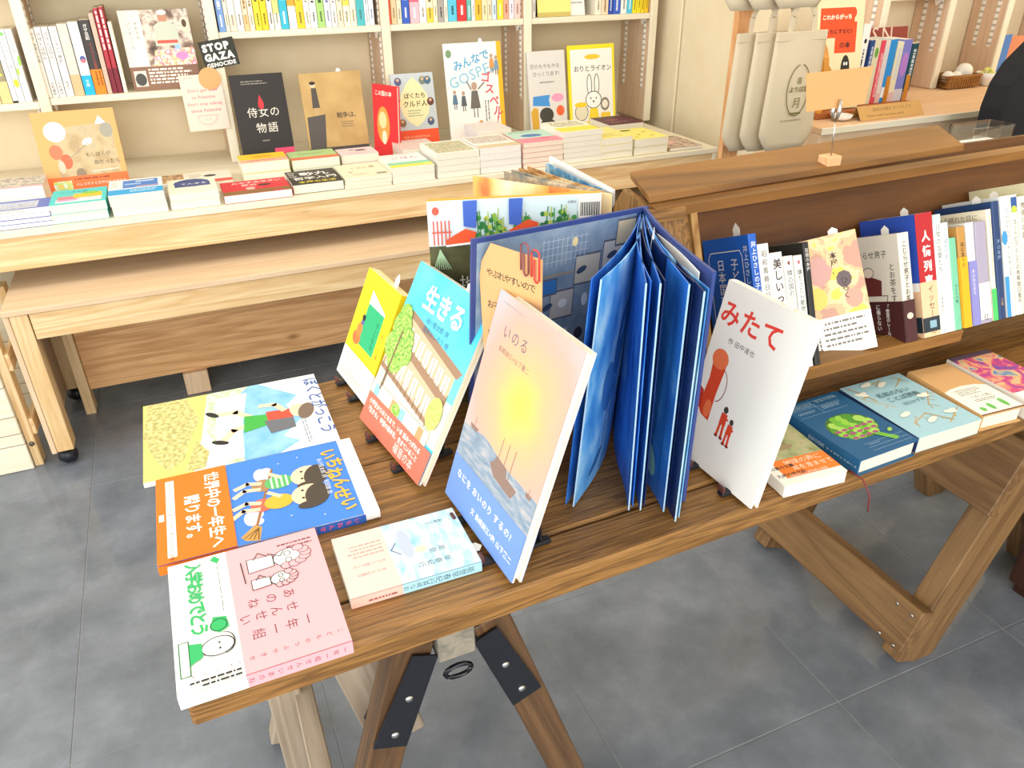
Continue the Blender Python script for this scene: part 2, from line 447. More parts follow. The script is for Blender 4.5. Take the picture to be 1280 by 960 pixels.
struct('wall_alcove', (1.87, 2.203, -0.002), (5.2, 2.705, 2.62), WALL, 'cream plaster wall behind the desk shelves')
struct('wall_right', (5.1, -2.8, -0.002), (5.2, 2.20, 2.62), WALL, 'plain cream side wall of the shop')
struct('ceiling', (-3.2, -2.8, 2.62), (5.2, 3.14, 2.7), C('#efe9dc', 0.9), 'off-white plaster ceiling', 'ceiling')

# ------------------------------------------------------------------ bookcase on the wall
UX = [-0.35, 0.167, 0.722, 1.250, 1.784]
bc = root('bookcase', (0.7, 2.9, WZ), 'tall white bookcase with slotted shelf rails against the cream wall', 'bookcase')
SIDE = wood('pink_ply', '#d2b193', '#e0c5a8', 2, 1, 0.6, False)
def railmat():
    m, n, l, b = base('slotted_rail', 0.4)
    g = n.new('ShaderNodeNewGeometry'); s = n.new('ShaderNodeSeparateXYZ'); mu = n.new('ShaderNodeMath'); mu.operation = 'MULTIPLY'; mu.inputs[1].default_value = 50
    fr = n.new('ShaderNodeMath'); fr.operation = 'FRACT'; r = ramp(n, [(0, '#f4f2ea'), (0.6, '#bdb5a6')], 'CONSTANT')
    l.new(g.outputs['Position'], s.inputs[0]); l.new(s.outputs['Z'], mu.inputs[0]); l.new(mu.outputs[0], fr.inputs[0]); l.new(fr.outputs[0], r.inputs[0]); l.new(r.outputs[0], b.inputs['Base Color']); return m
RAIL = railmat()
def upright(parent, x, y0, y1, z0, z1, t=0.026):
    up_ = box('upright', parent, (x+0.002, y0+0.004, z0), (x+t, y1, z1), SIDE)
    box('edging', parent, (x, y0-0.004, z0), (x+t+0.004, y0+0.004, z1), CREAM)
    for yy in (y0+0.028, y1-0.05):
        for xx in (x-0.0015, x+t):
            box('shelf_rail', up_, (xx, yy, z0+0.12), (xx+0.0035, yy+0.012, z1), RAIL, 0)
for x in UX: upright(bc, x, 2.80, 3.018, WZ+0.001, 1.75)
def shelf(parent, x0, x1, zt, y0=2.80, y1=3.016, t=0.02):
    o = box('shelf_board', parent, (x0, y0, zt-t), (x1, y1, zt), CREAMX)
    for xx in (x0+0.004, x1-0.012):
        prism('bracket', o, [(xx, y0+0.015, zt-t), (xx, y0+0.05, zt-t), (xx, y0+0.04, zt-t-0.022)], (0.006, 0, 0), WHITE)
    return o
SH = {0: 0.884, 1: 0.892, 2: 1.051, 3: 1.051, 4: 1.051}
shelf(bc, -0.90, UX[0]-0.001, SH[0]); shelf(bc, -0.90, UX[0]-0.001, 1.215)
for k in range(4):
    a, b = UX[k]+0.031, UX[k+1]-0.001
    shelf(bc, a, b, SH[k+1]); shelf(bc, a, b, 1.215 if k == 0 else 1.34)
upright(bc, -0.93, 2.80, 3.018, WZ+0.001, 1.75)

# ------------------------------------------------------------------ display table along the wall
dt = root('display_table', (0.4, 2.6, 0), 'long pine display table covered with piles of books', 'table')
FY = 2.272
box('tabletop', dt, (-1.2, FY, WZ-0.017), (1.768, 3.015, WZ), CREAMX)
box('apron_board', dt, (-1.2, FY+0.006, WZ-0.105), (1.75, FY+0.03, WZ-0.018), PINE)
box('end_panel', dt, (1.75, FY+0.004, 0.0), (1.766, 3.0, WZ-0.018), CREAM)
for x in (-1.15, 0.6, 1.68):
    box('table_leg', dt, (x, 2.86, 0), (x+0.05, 2.91, WZ-0.018), PINEZ)

# ------------------------------------------------------------------ low bench on casters below it
bn = root('display_bench', (0.4, 2.3, 0), 'low pine bench on black casters below the display table', 'bench')
BY, BZ = 2.145, 0.487
box('bench_top', bn, (-0.492, BY-0.004, BZ-0.016), (1.60, 2.62, BZ), PALE)
box('front_board', bn, (-0.432, BY, BZ-0.089), (1.59, BY+0.024, BZ-0.017), PINE)
box('side_panel', bn, (-0.491, BY, 0.052), (-0.478, 2.60, BZ-0.017), PALEZ)
for x, y in ((-0.477, BY), (-0.477, 2.53), (1.54, BY), (1.54, 2.53)):
    box('bench_leg', bn, (x, y, 0.055), (x+0.042, y+0.06, BZ-0.017), PINEZ)
    lathe('caster', bn, [(0.008, -0.024), (0.019, -0.019), (0.0255, 0), (0.019, 0.019), (0.008, 0.024)], BLACKM,
          Matrix.Translation((x+0.018, y+0.028, 0.027)) @ Matrix.Rotation(1.2, 4, 'Z') @ Matrix.Rotation(math.pi/2, 4, 'X'), 14)

# low plinth board further back, on short blocks
pl = root('plinth_shelf', (0.5, 2.5, 0), 'reddish cedar plank on short pale blocks under the low bench', 'plank')
box('plank', pl, (-0.40, 2.455, 0.078), (1.6, 2.475, 0.335), ORANGE_W)
for x in (-0.128, 0.7, 1.3):
    box('support_block', pl, (x, 2.44, 0), (x+0.075, 2.53, 0.077), PALEZ)
box('end_post', pl, (-0.43, 2.44, 0.0), (-0.401, 2.50, 0.335), PINEZ)

# slatted crate at the left
cr = root('slatted_crate', (-0.7, 2.3, 0), 'pale slatted pine crate standing beside the low bench', 'crate')
zz = [0.0, 0.083, 0.118, 0.172, 0.262, 0.35, 0.43]
for k in range(6):
    box('slat', cr, (-0.92, 2.178, zz[k]+0.001), (-0.552, 2.19, zz[k+1]-0.002), CREAMX, 0.002)
    box('slat', cr, (-0.92, 2.50, zz[k]+0.001), (-0.53, 2.512, zz[k+1]-0.002), CREAMX, 0.002)
for x in (-0.551, -0.9):
    box('corner_post', cr, (x, 2.191, 0.0), (x+0.022, 2.24, 0.45), PINEZ); box('corner_post', cr, (x, 2.45, 0.0), (x+0.022, 2.499, 0.45), PINEZ)
box('side_rail', cr, (-0.53, 2.195, 0.10), (-0.518, 2.49, 0.15), PINEY); box('side_rail', cr, (-0.53, 2.195, 0.30), (-0.518, 2.49, 0.35), PINEY)
for z in (0.075, 0.385):
    lathe('bolt', cr, [(0.007, 0), (0.007, 0.003), (0.004, 0.005)], C('#6c675e', 0.4, 0.8), Matrix.Translation((-0.540, 2.1905, z)) @ Matrix.Rotation(math.pi/2, 4, 'X'), 10)

# ------------------------------------------------------------------ front table
TR = math.radians(1.6)
ft = root('plank_table', (0.6, 0.84, 0), 'rustic dark-stained plank table carrying the picture books', 'table')
def tpt(x, y, z):
    c, s = math.cos(TR), math.sin(TR); dx, dy = x+0.095, y-0.551; return V3((-0.095+dx*c-dy*s, 0.551+dx*s+dy*c, z))
ys = [0.0, 0.066, 0.30, 0.452, 0.553]
for k in range(4):
    y0, y1 = 0.551+ys[k]+0.0015, 0.551+ys[k+1]-0.0015
    L = 1.68; c = tpt(-0.095+L/2, (y0+y1)/2, TZ-0.0175)
    me = boxmesh(L, y1-y0, 0.035, DARK, 0.0035); link('plank', me, ft, Matrix.Translation(c) @ Matrix.Rotation(TR, 4, 'Z'))

# sawhorse with steel brackets under the left end
sh = root('sawhorse', (0.17, 0.82, 0), 'sawhorse with black steel brackets and grey timber legs under the plank table', 'sawhorse')
bx, bz = 0.176, TZ-0.036
box('beam', sh, (bx-0.022, 0.582, bz-0.06), (bx+0.022, 1.06, bz), wood('grey_timber', '#6f6a62', '#99917f', 1, 1, 0.7, False))
def sleg(x0, x1, yy, mat, z0=bz-0.03):
    beam('leg', sh, (x0, yy, z0), (x1, yy, 0.004), 0.036, 0.046, mat, (0, 1, 0))
LEGB = wood('brown_leg', '#4a3522', '#745638', 2, 1, 0.5, False)
for yy in (0.61, 1.02):
    sleg(bx-0.045, bx-0.215, yy, LEGB if yy < 0.8 else LITW)
    sleg(bx+0.045, bx+0.235, yy, LEGB)
    for s in (-1, 1):
        a, b = V3((bx+s*0.036, yy-0.022, bz-0.045)), V3((bx+s*0.088, yy-0.022, bz-0.175))
        d = (b-a).normalized(); q = V3((d.z, 0, -d.x))*0.021
        pb = prism('steel_bracket', sh, [a+q*0.75, a-q*0.75, b-q, b+q], (0, -0.002, 0), BLACKM)
        prism('steel_bracket', sh, [a+q*0.75+V3((0, 0.042, 0)), a-q*0.75+V3((0, 0.042, 0)), b-q+V3((0, 0.042, 0)), b+q+V3((0, 0.042, 0))], (0, 0.002, 0), BLACKM)
        for tt in (0.45, 0.85):
            c = a.lerp(b, tt) + V3((0.0, -0.002, 0))
            lathe('screw', pb, [(0.005, 0), (0.005, 0.0015), (0.003, 0.003)], STEEL, Matrix.Translation(c) @ Matrix.Rotation(math.pi/2, 4, 'X'), 10)
    tube('hinge_ring', sh, [(bx+0.016*math.cos(t), yy-0.027, bz-0.082+0.009*math.sin(t)) for t in [i*math.pi/6 for i in range(13)]], 0.003, C('#3a3c40', 0.35, 0.9))
beam('stretcher', sh, (bx-0.165, 0.66, 0.22), (bx-0.165, 1.0, 0.22), 0.03, 0.07, LITW, (1, 0, 0))
beam('brace', sh, (0.058, 0.70, bz-0.014), (0.118, 0.70, 0.335), 0.072, 0.036, LITW, (1, 0, 0))
beam('rear_post', sh, (-0.022, 0.90, bz-0.004), (-0.014, 0.90, 0.001), 0.05, 0.036, LITW, (1, 0, 0))

# heavy trestle under the right part
tr = root('trestle', (1.3, 0.87, 0), 'heavy brown timber trestle with a low stretcher under the plank table', 'trestle')
F, B = V3((1.155, 0.715, 0)), V3((1.135, 1.10, 0))
hx = 1.42
for i, (p, yy) in enumerate(((F, 0.70), (B, 1.08))):
    beam('leg', tr, (p.x+0.01, yy, 0.0), (hx-0.04, yy, TZ-0.10), 0.045, 0.10, TRESTLE, (0, 1, 0))
    yr = max(yy, 0.81); beam('leg', tr, (hx+0.27, yr, 0.0), (hx+0.04, yr, TZ-0.10), 0.045, 0.10, TRESTLE, (0, 1, 0))
SL = (hx-0.04-F.x-0.01)/(TZ-0.10)
def lx(z): return F.x+0.01+SL*z
TRY = wood('trestle', '#65482c', '#917048', 2, 1.0, 0.5, True)
ls_ = beam('low_stretcher', tr, (lx(0.105)-0.075, 0.668, 0.105), (lx(0.105)-0.075, 1.12, 0.105), 0.035, 0.10, TRY, (1, 0, -SL))
beam('top_gusset', tr, (lx(0.43)-0.07, 0.668, 0.43), (lx(0.43)-0.07, 1.12, 0.43), 0.03, 0.15, TRY, (1, 0, -SL))
box('top_beam', tr, (hx-0.05, 0.64, TZ-0.135), (hx+0.05, 1.12, TZ-0.05), DARKY)
for z in (0.07, 0.14):
    for dy in (0.685, 0.72):
        lathe('screw', ls_, [(0.004, 0), (0.004, 0.001), (0.002, 0.002)], STEEL, Matrix.Translation((lx(z)-0.094, dy, z)) @ Matrix.Rotation(-math.pi/2, 4, 'Y'), 8)

# ------------------------------------------------------------------ old wooden box with slanting front on the table
ob = root('wooden_box', (0.9, 0.80, TZ), 'old brown wooden book box with a worn slanting lid on the plank table', 'box')
X0, X1 = 0.530, 1.62
LZ = 0.752
RZ, RY, TN = 0.985, 0.806, math.tan(math.radians(22.5))
def fy(z): return RY - (RZ-z)*TN          # slanting front of the box
def side(x, t, m):
    prism('end_panel', ob, [(x, fy(0.70)+0.002, 0.70), (x, 0.76, TZ+0.001), (x, 0.90, TZ+0.001), (x, 0.922, 0.93), (x, 0.875, RZ+0.006), (x, RY, RZ-0.004)], (t, 0, 0), m)
side(X0+0.004, 0.010, DARKZ); side(X1, 0.016, DARKZ)
prism('stile', ob, [(X0+0.013, fy(LZ)+0.004, LZ), (X0+0.013, fy(RZ)+0.002, RZ-0.004), (X0+0.013, fy(RZ)+0.02, RZ-0.004), (X0+0.013, fy(LZ)+0.02, LZ)], (0.046, 0, 0), DARKZ)
prism('stile_edge', ob, [(X0+0.0595, fy(LZ), LZ), (X0+0.0595, fy(RZ)-0.004, RZ-0.002), (X0+0.0595, 0.88, RZ-0.002), (X0+0.0595, fy(LZ)+0.09, LZ)], (0.010, 0, 0), wood('worn_edge', '#80562a', '#b08a52', 2, 1, 0.5, False))
box('back_panel', ob, (X0+0.001, 0.923, 0.80), (X1+0.015, 0.933, RZ-0.05), BOXW)
IY = 0.122
prism('inner_back', ob, [(X0+0.07, fy(LZ)+IY, LZ+0.001), (X0+0.07, fy(LZ)+IY+0.008, LZ+0.001), (X0+0.07, fy(RZ)+IY+0.008, RZ-0.012), (X0+0.07, fy(RZ)+IY, RZ-0.012)], (X1-X0-0.072, 0, 0), BOXW)
th = math.radians(22.5); DN = V3((0, math.cos(th), -math.sin(th))); VB = V3((0, math.sin(th), math.cos(th)))
a = V3((X0+0.072, fy(LZ)+0.036, LZ)) + DN*0.001
prism('shelf_board', ob, [a, a+DN*0.095, a+DN*0.095-VB*0.014, a-VB*0.014], (X1-X0-0.073, 0, 0), DARK)
box('ledge_board', ob, (X0+0.07, fy(LZ)+0.002, LZ-0.020), (1.06, fy(LZ)+0.035, LZ), wood('ledge', '#7a5224', '#976c38', 0, 1, 0.5, False))
FL, FR = gz((820, 262), RZ), gz((1285, 187.5), RZ)
prism('front_rim', ob, [FL, FL+V3((0, 0.020, 0.002)), FL+V3((0, 0.020, -0.011)), FL+V3((0, 0, -0.013))], (FR-FL)*((X1+0.016-FL.x)/(FR.x-FL.x)), LIDW)
LC = [gz(q, RZ+0.003) for q in ((818, 257), (1213, 190))] + [gz((1172, 163), RZ+0.015), gz((788, 223), RZ+0.015)]
LC[0].y += 0.012; LC[1].y += 0.012
prism('slanting_lid', ob, LC, (0, 0.002, 0.008), LIDW)
prism('lid_cleat', ob, [(X0-0.004, RY-0.013, RZ-0.016), (X0-0.004, RY-0.013, RZ-0.001), (X0-0.004, RY-0.004, RZ-0.001), (X0-0.004, RY-0.004, RZ-0.016)], (0.052, 0, 0), DARK)
for x in (X0+0.02, 1.1, X1-0.08):
    box('support_block', ob, (x, 0.80, TZ+0.0005), (x+0.05, 0.86, 0.678), DARKZ)

# ------------------------------------------------------------------ desk on the right with its shelves
DZ = 0.824
dk = root('shelf_desk', (2.4, 1.95, 0), 'pale shelf counter beyond the tote bags with slotted uprights', 'counter')
DX0, DY0 = 1.668, 1.70
DESK = wood('peach_top', '#dcb48c', '#e8c49e', 0, 1, 0.6, False)
prism('desktop', dk, [(DX0, DY0, DZ-0.016), (4.2, DY0, DZ-0.016), (4.2, 2.20, DZ-0.016), (1.875, 2.20, DZ-0.016), (1.875, 1.97, DZ-0.016), (DX0, 1.97, DZ-0.016)], (0, 0, 0.016), DESK)
box('front_edging', dk, (DX0, DY0-0.005, DZ-0.018), (4.2, DY0-0.0005, DZ+0.001), CREAMX)
box('apron_board', dk, (DX0+0.016, DY0+0.010, DZ-0.085), (4.18, DY0+0.026, DZ-0.017), PALE)
box('end_panel', dk, (DX0, DY0+0.002, 0.0), (DX0+0.015, 1.965, DZ-0.017), PALEZ)
for x in (2.19, 2.488, 2.772, 3.06): upright(dk, x, 2.06, 2.20, DZ+0.001, 1.7, 0.022)
shelf(dk, 2.216, 2.487, 1.125, 2.066, 2.197, 0.015); shelf(dk, 2.514, 2.771, 1.22, 2.066, 2.197, 0.015); shelf(dk, 2.798, 3.059, 1.22, 2.066, 2.197, 0.015)

# ================================================================== PRINT HELPERS FOR FIGURES
def limb(p, pts, wd, c): p.line(pts, wd, c)
def cloudp(p, a, b, s, c):
    for da, db, r in ((-0.6, 0, 0.5), (0, 0.25, 0.6), (0.6, 0, 0.5), (0, -0.15, 0.6)): p.ell(a+da*s, b+db*s*0.7, r*s, r*s*0.7, c, 14)
SKIN, HAIR = C('#f4d3b4'), C('#4a4038')

# ================================================================== BOOKS LYING ON THE FRONT TABLE
def up_x(tl, tr, br, bl, t):
    """flat book whose head points to +X: returns O, U, V, w, h"""
    c, X, Y, lx_, ly_ = flat4(tl, tr, br, bl, TZ+0.0005+t)
    U, V = -Y, X
    return c - U*ly_/2 - V*lx_/2, U, V, ly_, lx_
def f_school(p):
    sky = mott('sky_watercolour', [(0.3, '#6fb4ea'), (0.7, '#9fd2f4')], 30)
    p.rect(0, 0, 1, 1, C('#fdfcf8'))
    p.poly([(0, 0), (1, 0), (1, 0.24), (0.6, 0.30), (0, 0.36)], C('#f9e77c'))
    tree = mott('tree_wash', [(0.35, '#a9a469'), (0.5, '#c9c07c'), (0.65, '#ece3a0')], 160, 4)
    p.poly([(0.0, 0.02), (0.45, 0.0), (0.78, 0.06), (0.92, 0.12), (0.85, 0.2), (0.6, 0.24), (0.35, 0.3), (0.0, 0.24)], tree)
    p.poly([(0.62, 0.27), (0.98, 0.2), (0.98, 0.3), (0.8, 0.33)], tree)
    p.poly([(0, 0.36), (0.55, 0.33), (1, 0.42), (1, 0.54), (0.6, 0.48), (0, 0.62)], mott('leaf_wash', [(0.4, '#b6d6a4'), (0.6, '#e8f2dc')], 90))
    p.poly([(0.25, 0.45), (0.55, 0.44), (1, 0.5), (1, 0.68), (0.9, 0.8), (0.8, 0.72), (0.62, 0.84), (0.4, 0.78), (0.28, 0.86), (0, 0.66), (0, 0.6)], sky)
    p.poly([(0.1, 0.4), (0.95, 0.36), (0.95, 0.5), (0.55, 0.52), (0.1, 0.58)], C('#fbfaf4'))
    for i in range(6):
        for j in range(3): p.rect(0.18+i*0.12, 0.385+j*0.04, 0.25+i*0.12, 0.405+j*0.04, C('#c2cfd8'))
    limb(p, [(0.55, 0.60), (0.60, 0.47), (0.72, 0.40)], 0.05, SKIN); limb(p, [(0.48, 0.58), (0.36, 0.50), (0.34, 0.38)], 0.05, SKIN)
    p.ell(0.72, 0.39, 0.06, 0.02, INK, rot=60); p.ell(0.33, 0.37, 0.06, 0.02, INK, rot=40)
    p.poly([(0.44, 0.54), (0.66, 0.52), (0.62, 0.66), (0.48, 0.68)], C('#3fae49')); p.poly([(0.44, 0.66), (0.60, 0.66), (0.58, 0.80), (0.46, 0.80)], C('#e2513f'))
    p.poly([(0.56, 0.64), (0.74, 0.66), (0.72, 0.80), (0.58, 0.80)], C('#6a6d76')); limb(p, [(0.46, 0.76), (0.36, 0.72), (0.34, 0.64)], 0.045, SKIN)
    p.ell(0.5, 0.84, 0.09, 0.05, SKIN); p.ell(0.53, 0.88, 0.11, 0.045, C('#7a6658'), rot=-15)
    p.text('ぼくとがっこう', 0.06, 0.925, 0.118, C('#3c62ad'), bold=0.012)
    p.dash(0.62, 0.83, 0.97, 0.86, 2, C('#8090a8'))
def f_ichi(p):
    blue = C('#4385e2')
    p.rect(0, 0, 1, 1, C('#fdfcf8')); p.rect(0, 0.0, 1, 0.925, blue)
    for a, b in ((0.24, 0.50), (0.74, 0.42)): p.ell(a, b, 0.085, 0.035, C('#d4d2f0'), 14); p.ell(a-0.03, b+0.03, 0.05, 0.03, C('#d4d2f0'), 14); p.ell(a+0.05, b+0.03, 0.04, 0.025, C('#d4d2f0'), 14)
    p.line([(0.88, 0.43), (0.62, 0.48), (0.2, 0.56)], 0.018, C('#9a6a36'))
    p.poly([(0.82, 0.43), (0.86, 0.46), (1.0, 0.44), (0.97, 0.38), (0.92, 0.36)], C('#c99a52'))
    for k in range(4): p.line([(0.86, 0.445), (0.94+0.015*k, 0.375+0.02*k)], 0.008, C('#7a5424'))
    for (a, b, sh, pt) in ((0.38, 0.57, '#5db56a', '#a9825a'), (0.62, 0.55, '#f0b43c', '#ee6a52')):
        p.ell(a, b-0.07, 0.075, 0.055, C(pt)); limb(p, [(a-0.03, b-0.08), (a-0.06, b-0.14), (a-0.02, b-0.20)], 0.04, SKIN); limb(p, [(a+0.04, b-0.09), (a+0.02, b-0.16), (a+0.08, b-0.21)], 0.04, SKIN)
        p.ell(a, b+0.01, 0.085, 0.07, C(sh))
        if sh == '#5db56a':
            for k in range(4): p.rect(a-0.07, b-0.03+k*0.025, a+0.07, b-0.02+k*0.025, C('#d8efd4'))
        limb(p, [(a-0.06, b+0.02), (a-0.13, b-0.03)], 0.035, SKIN)
        p.ell(a, b+0.155, 0.125, 0.085, SKIN, 20); p.ell(a+0.02, b+0.195, 0.135, 0.06, HAIR, 20, rot=-12); p.ell(a+0.12, b+0.15, 0.045, 0.06, HAIR)
        p.ell(a-0.06, b+0.13, 0.012, 0.008, INK, 8); p.ell(a+0.03, b+0.125, 0.012, 0.008, INK, 8)
    for i, ch in enumerate('いちねんせい'): p.text(ch, 0.10+i*0.136, 0.832+(0.008 if i % 2 else -0.008), 0.138, C('#f4b63c'), bold=0.03)
    p.text('谷川俊太郎 詩  和田誠 絵', 0.2, 0.795, 0.042, C('#e8eefc'))
    for a, b in ((0.12, 0.7), (0.82, 0.6), (0.9, 0.75), (0.15, 0.6)): p.ell(a, b, 0.006, 0.005, WHITE, 6)
    p.rect(0, 0, 1, 0.34, C('#f47a1e'))
    p.text('世界中の一年生へ', 0.06, 0.235, 0.112, WHITE, bold=0.028); p.text('贈ります。', 0.30, 0.135, 0.112, WHITE, bold=0.028)
    p.rect(0.06, 0.045, 0.95, 0.085, C('#fdf8ee')); p.text('長きにわたって子どもたちに愛されてきた、詩のロングセラー絵本!', 0.08, 0.055, 0.030, INK)
    p.rect(0.46, 0.012, 0.54, 0.035, C('#fdf8ee'))
def s_ichi(p):
    p.rect(0, 0, 1, 0.93, C('#2f62b8')); p.text('いちねんせい', 0.5, 0.90, 0.62, C('#e65a78'), vert=True, bold=0.02, sp=1.35)
    p.rect(0, 0, 1, 0.34, C('#f47a1e'))
def f_pink(p):
    pk, ln = C('#f3b3ba'), C('#7a3c48')
    p.rect(0, 0, 1, 1, pk); p.rect(0, 0, 1, 0.375, C('#fdfdf8'))
    p.text('一年一組', 0.75, 0.83, 0.075, ln, vert=True, sp=1.15); p.text('せんせい', 0.62, 0.76, 0.075, ln, vert=True, sp=1.12); p.text('あのね', 0.51, 0.76, 0.075, ln, vert=True, sp=1.3)
    p.text('こどものつぶやきセレクション', 0.905, 0.97, 0.032, ln, vert=True, sp=1.78)
    p.dash(0.05, 0.70, 0.12, 0.95, 2, ln, True, 0.35)
    for a, b, s in ((0.20, 0.72, 1.0), (0.37, 0.66, 0.7)):
        p.ell(a, b+0.05*s, 0.075*s, 0.10*s, C('#fdfaf4')); p.ring(a, b+0.05*s, 0.075*s, 0.10*s, 0.006, INK, 20)
        for k in range(7): t = k*25-10; p.ell(a+0.075*s*math.cos(math.radians(t)), b+0.05*s+0.12*s*math.sin(math.radians(t)), 0.03*s, 0.04*s, pk, 10); p.ring(a+0.075*s*math.cos(math.radians(t)), b+0.05*s+0.12*s*math.sin(math.radians(t)), 0.03*s, 0.04*s, 0.004, INK, 10)
        p.ring(a-0.03*s, b+0.05*s, 0.022*s, 0.022*s, 0.004, INK, 10); p.ring(a+0.03*s, b+0.05*s, 0.022*s, 0.022*s, 0.004, INK, 10)
        p.poly([(a-0.05*s, b-0.05*s), (a+0.05*s, b-0.05*s), (a+0.06*s, b-0.22*s), (a-0.06*s, b-0.22*s)], C('#fdfaf4'))
        p.line([(a-0.05*s, b-0.05*s), (a+0.05*s, b-0.05*s), (a+0.06*s, b-0.22*s), (a-0.06*s, b-0.22*s)], 0.005, INK, True)
        p.line([(a-0.05*s, b-0.08*s), (a-0.1*s, b-0.14*s), (a-0.04*s, b-0.18*s)], 0.005, INK)
    p.line([(0.15, 0.46), (0.34, 0.47)], 0.006, INK); p.line([(0.13, 0.64), (0.18, 0.72), (0.14, 0.75)], 0.005, INK)
    g = C('#35b66a')
    for i, ch in enumerate('入学おめでとう'): p.text(ch, 0.03+i*0.086, 0.115, 0.100, g, bold=0.03)
    p.dash(0.05, 0.30, 0.55, 0.315, 1, C('#8a9a8c')); p.poly([(0.02, 0.30), (0.06, 0.335), (0.09, 0.31), (0.05, 0.27)], g)
    p.poly([(0.53, 0.24), (0.62, 0.22), (0.66, 0.27), (0.63, 0.33), (0.55, 0.32)], g); p.ring(0.6, 0.27, 0.045, 0.05, 0.006, C('#17703c'), 12)
    p.ell(0.75, 0.25, 0.065, 0.095, C('#fdfaf4')); p.ring(0.75, 0.25, 0.065, 0.095, 0.006, INK, 20); p.ring(0.74, 0.29, 0.075, 0.06, 0.005, INK, 14, t0=0, t1=180)
    p.ell(0.73, 0.26, 0.008, 0.008, INK, 6); p.ell(0.77, 0.26, 0.008, 0.008, INK, 6)
    p.poly([(0.70, 0.16), (0.80, 0.16), (0.84, 0.07), (0.68, 0.07)], g); p.poly([(0.66, 0.03), (0.9, 0.03), (0.9, 0.085), (0.66, 0.085)], C('#fdfaf4')); p.line([(0.66, 0.03), (0.9, 0.03), (0.9, 0.085), (0.66, 0.085)], 0.006, C('#17703c'), True)
    p.dash(0.93, 0.06, 0.99, 0.36, 2, INK, True, 0.4)
def s_pink(p):
    p.rect(0, 0.375, 1, 1, C('#efabb2')); p.rect(0, 0, 1, 0.375, C('#fdfdf8')); p.text('一年一組せんせいあのね', 0.5, 0.97, 0.42, C('#7a3c48'), vert=True, sp=1.3)
def f_noto(p):
    p.rect(0, 0, 1, 1, mott('sea_pastel', [(0.3, '#8ecbe4'), (0.45, '#bfe0ee'), (0.6, '#dff0f0'), (0.72, '#eef0c4')], 40, 4, stretch=(1, 2.2, 1)))
    p.ell(0.4, 0.52, 0.25, 0.05, C('#bcc8ea')); p.ell(0.55, 0.62, 0.06, 0.05, C('#f2eec0')); p.line([(0.35, 0.45), (0.45, 0.40), (0.55, 0.46)], 0.014, C('#5a6a9a'))
    p.text('能登', 0.62, 0.80, 0.085, C('#4c6a80'), vert=True, sp=1.2); p.text('早春紀行', 0.80, 0.80, 0.085, C('#4c6a80'), vert=True, sp=1.1); p.text('森崎なお', 0.16, 0.87, 0.05, C('#4c6a80'), vert=True)
    p.rect(0, 0, 1, 0.385, C('#f6d2c6')); p.text('あぶくで営業は、', 0.70, 0.32, 0.05, C('#c46a6a'), vert=True, sp=0.9); p.text('やさしい嘘だった', 0.56, 0.34, 0.05, C('#c46a6a'), vert=True, sp=0.9)
    p.dash(0.18, 0.06, 0.42, 0.35, 4, C('#d09a94'), True, 0.35)
def s_noto(p):
    p.rect(0, 0, 1, 1, C('#a9d6e2')); p.rect(0, 0, 1, 0.385, C('#f0bcae')); p.text('能登早春紀行', 0.5, 0.94, 0.7, C('#3c5a70'), vert=True, sp=1.0); p.text('森崎なお', 0.5, 0.58, 0.55, C('#3c5a70'), vert=True); p.dash(0.3, 0.05, 0.7, 0.34, 1, C('#9a5a5a'), True, 0.5)
O, U, V, w_, h_ = up_x((172, 510), (388, 468), (430, 549), (187, 603), 0.009)
book(O, U, V, w_-0.001, h_, 0.009, 'white picture book of a running boy with a grey satchel, lying on the plank table', '#fdfcf8', 'picture_book', hard=True, pages='#f4efe0', front=f_school)
O, U, V, w_, h_ = up_x((186, 604), (431, 549), (482, 637), (207, 707), 0.012)
book(O, U, V, w_-0.001, h_, 0.012, 'blue book of two children on a broom with an orange band, lying flat', '#fdfcf8', 'picture_book', hard=True, pages='#f4efe0', front=f_ichi, sp=s_ichi, band=0.34, bandc='#f47a1e', bandlabel='orange paper band with white lettering')
O, U, V, w_, h_ = up_x((206, 709), (393, 662), (441, 800), (226, 876), 0.016)
book(O, U, V, w_-0.002, h_, 0.016, 'pink book with line-drawn teacher and green-lettered white band, lying at the table corner', '#f3b3ba', 'paperback_book', front=f_pink, sp=s_pink, band=0.375, bandc='#fdfdf8', bandlabel='white paper band with green lettering')
O, U, V, w_, h_ = up_x((413, 675), (567, 635), (600, 702), (439, 750), 0.013)
book(O, U, V, w_, h_, 0.013, 'small pale blue pocket book with a pink band, lying flat on the planks', '#bfe0ee', 'paperback_book', front=f_noto, sp=s_noto, band=0.385, bandc='#f6d2c6', slip=0.012, bandlabel='pale pink paper band')

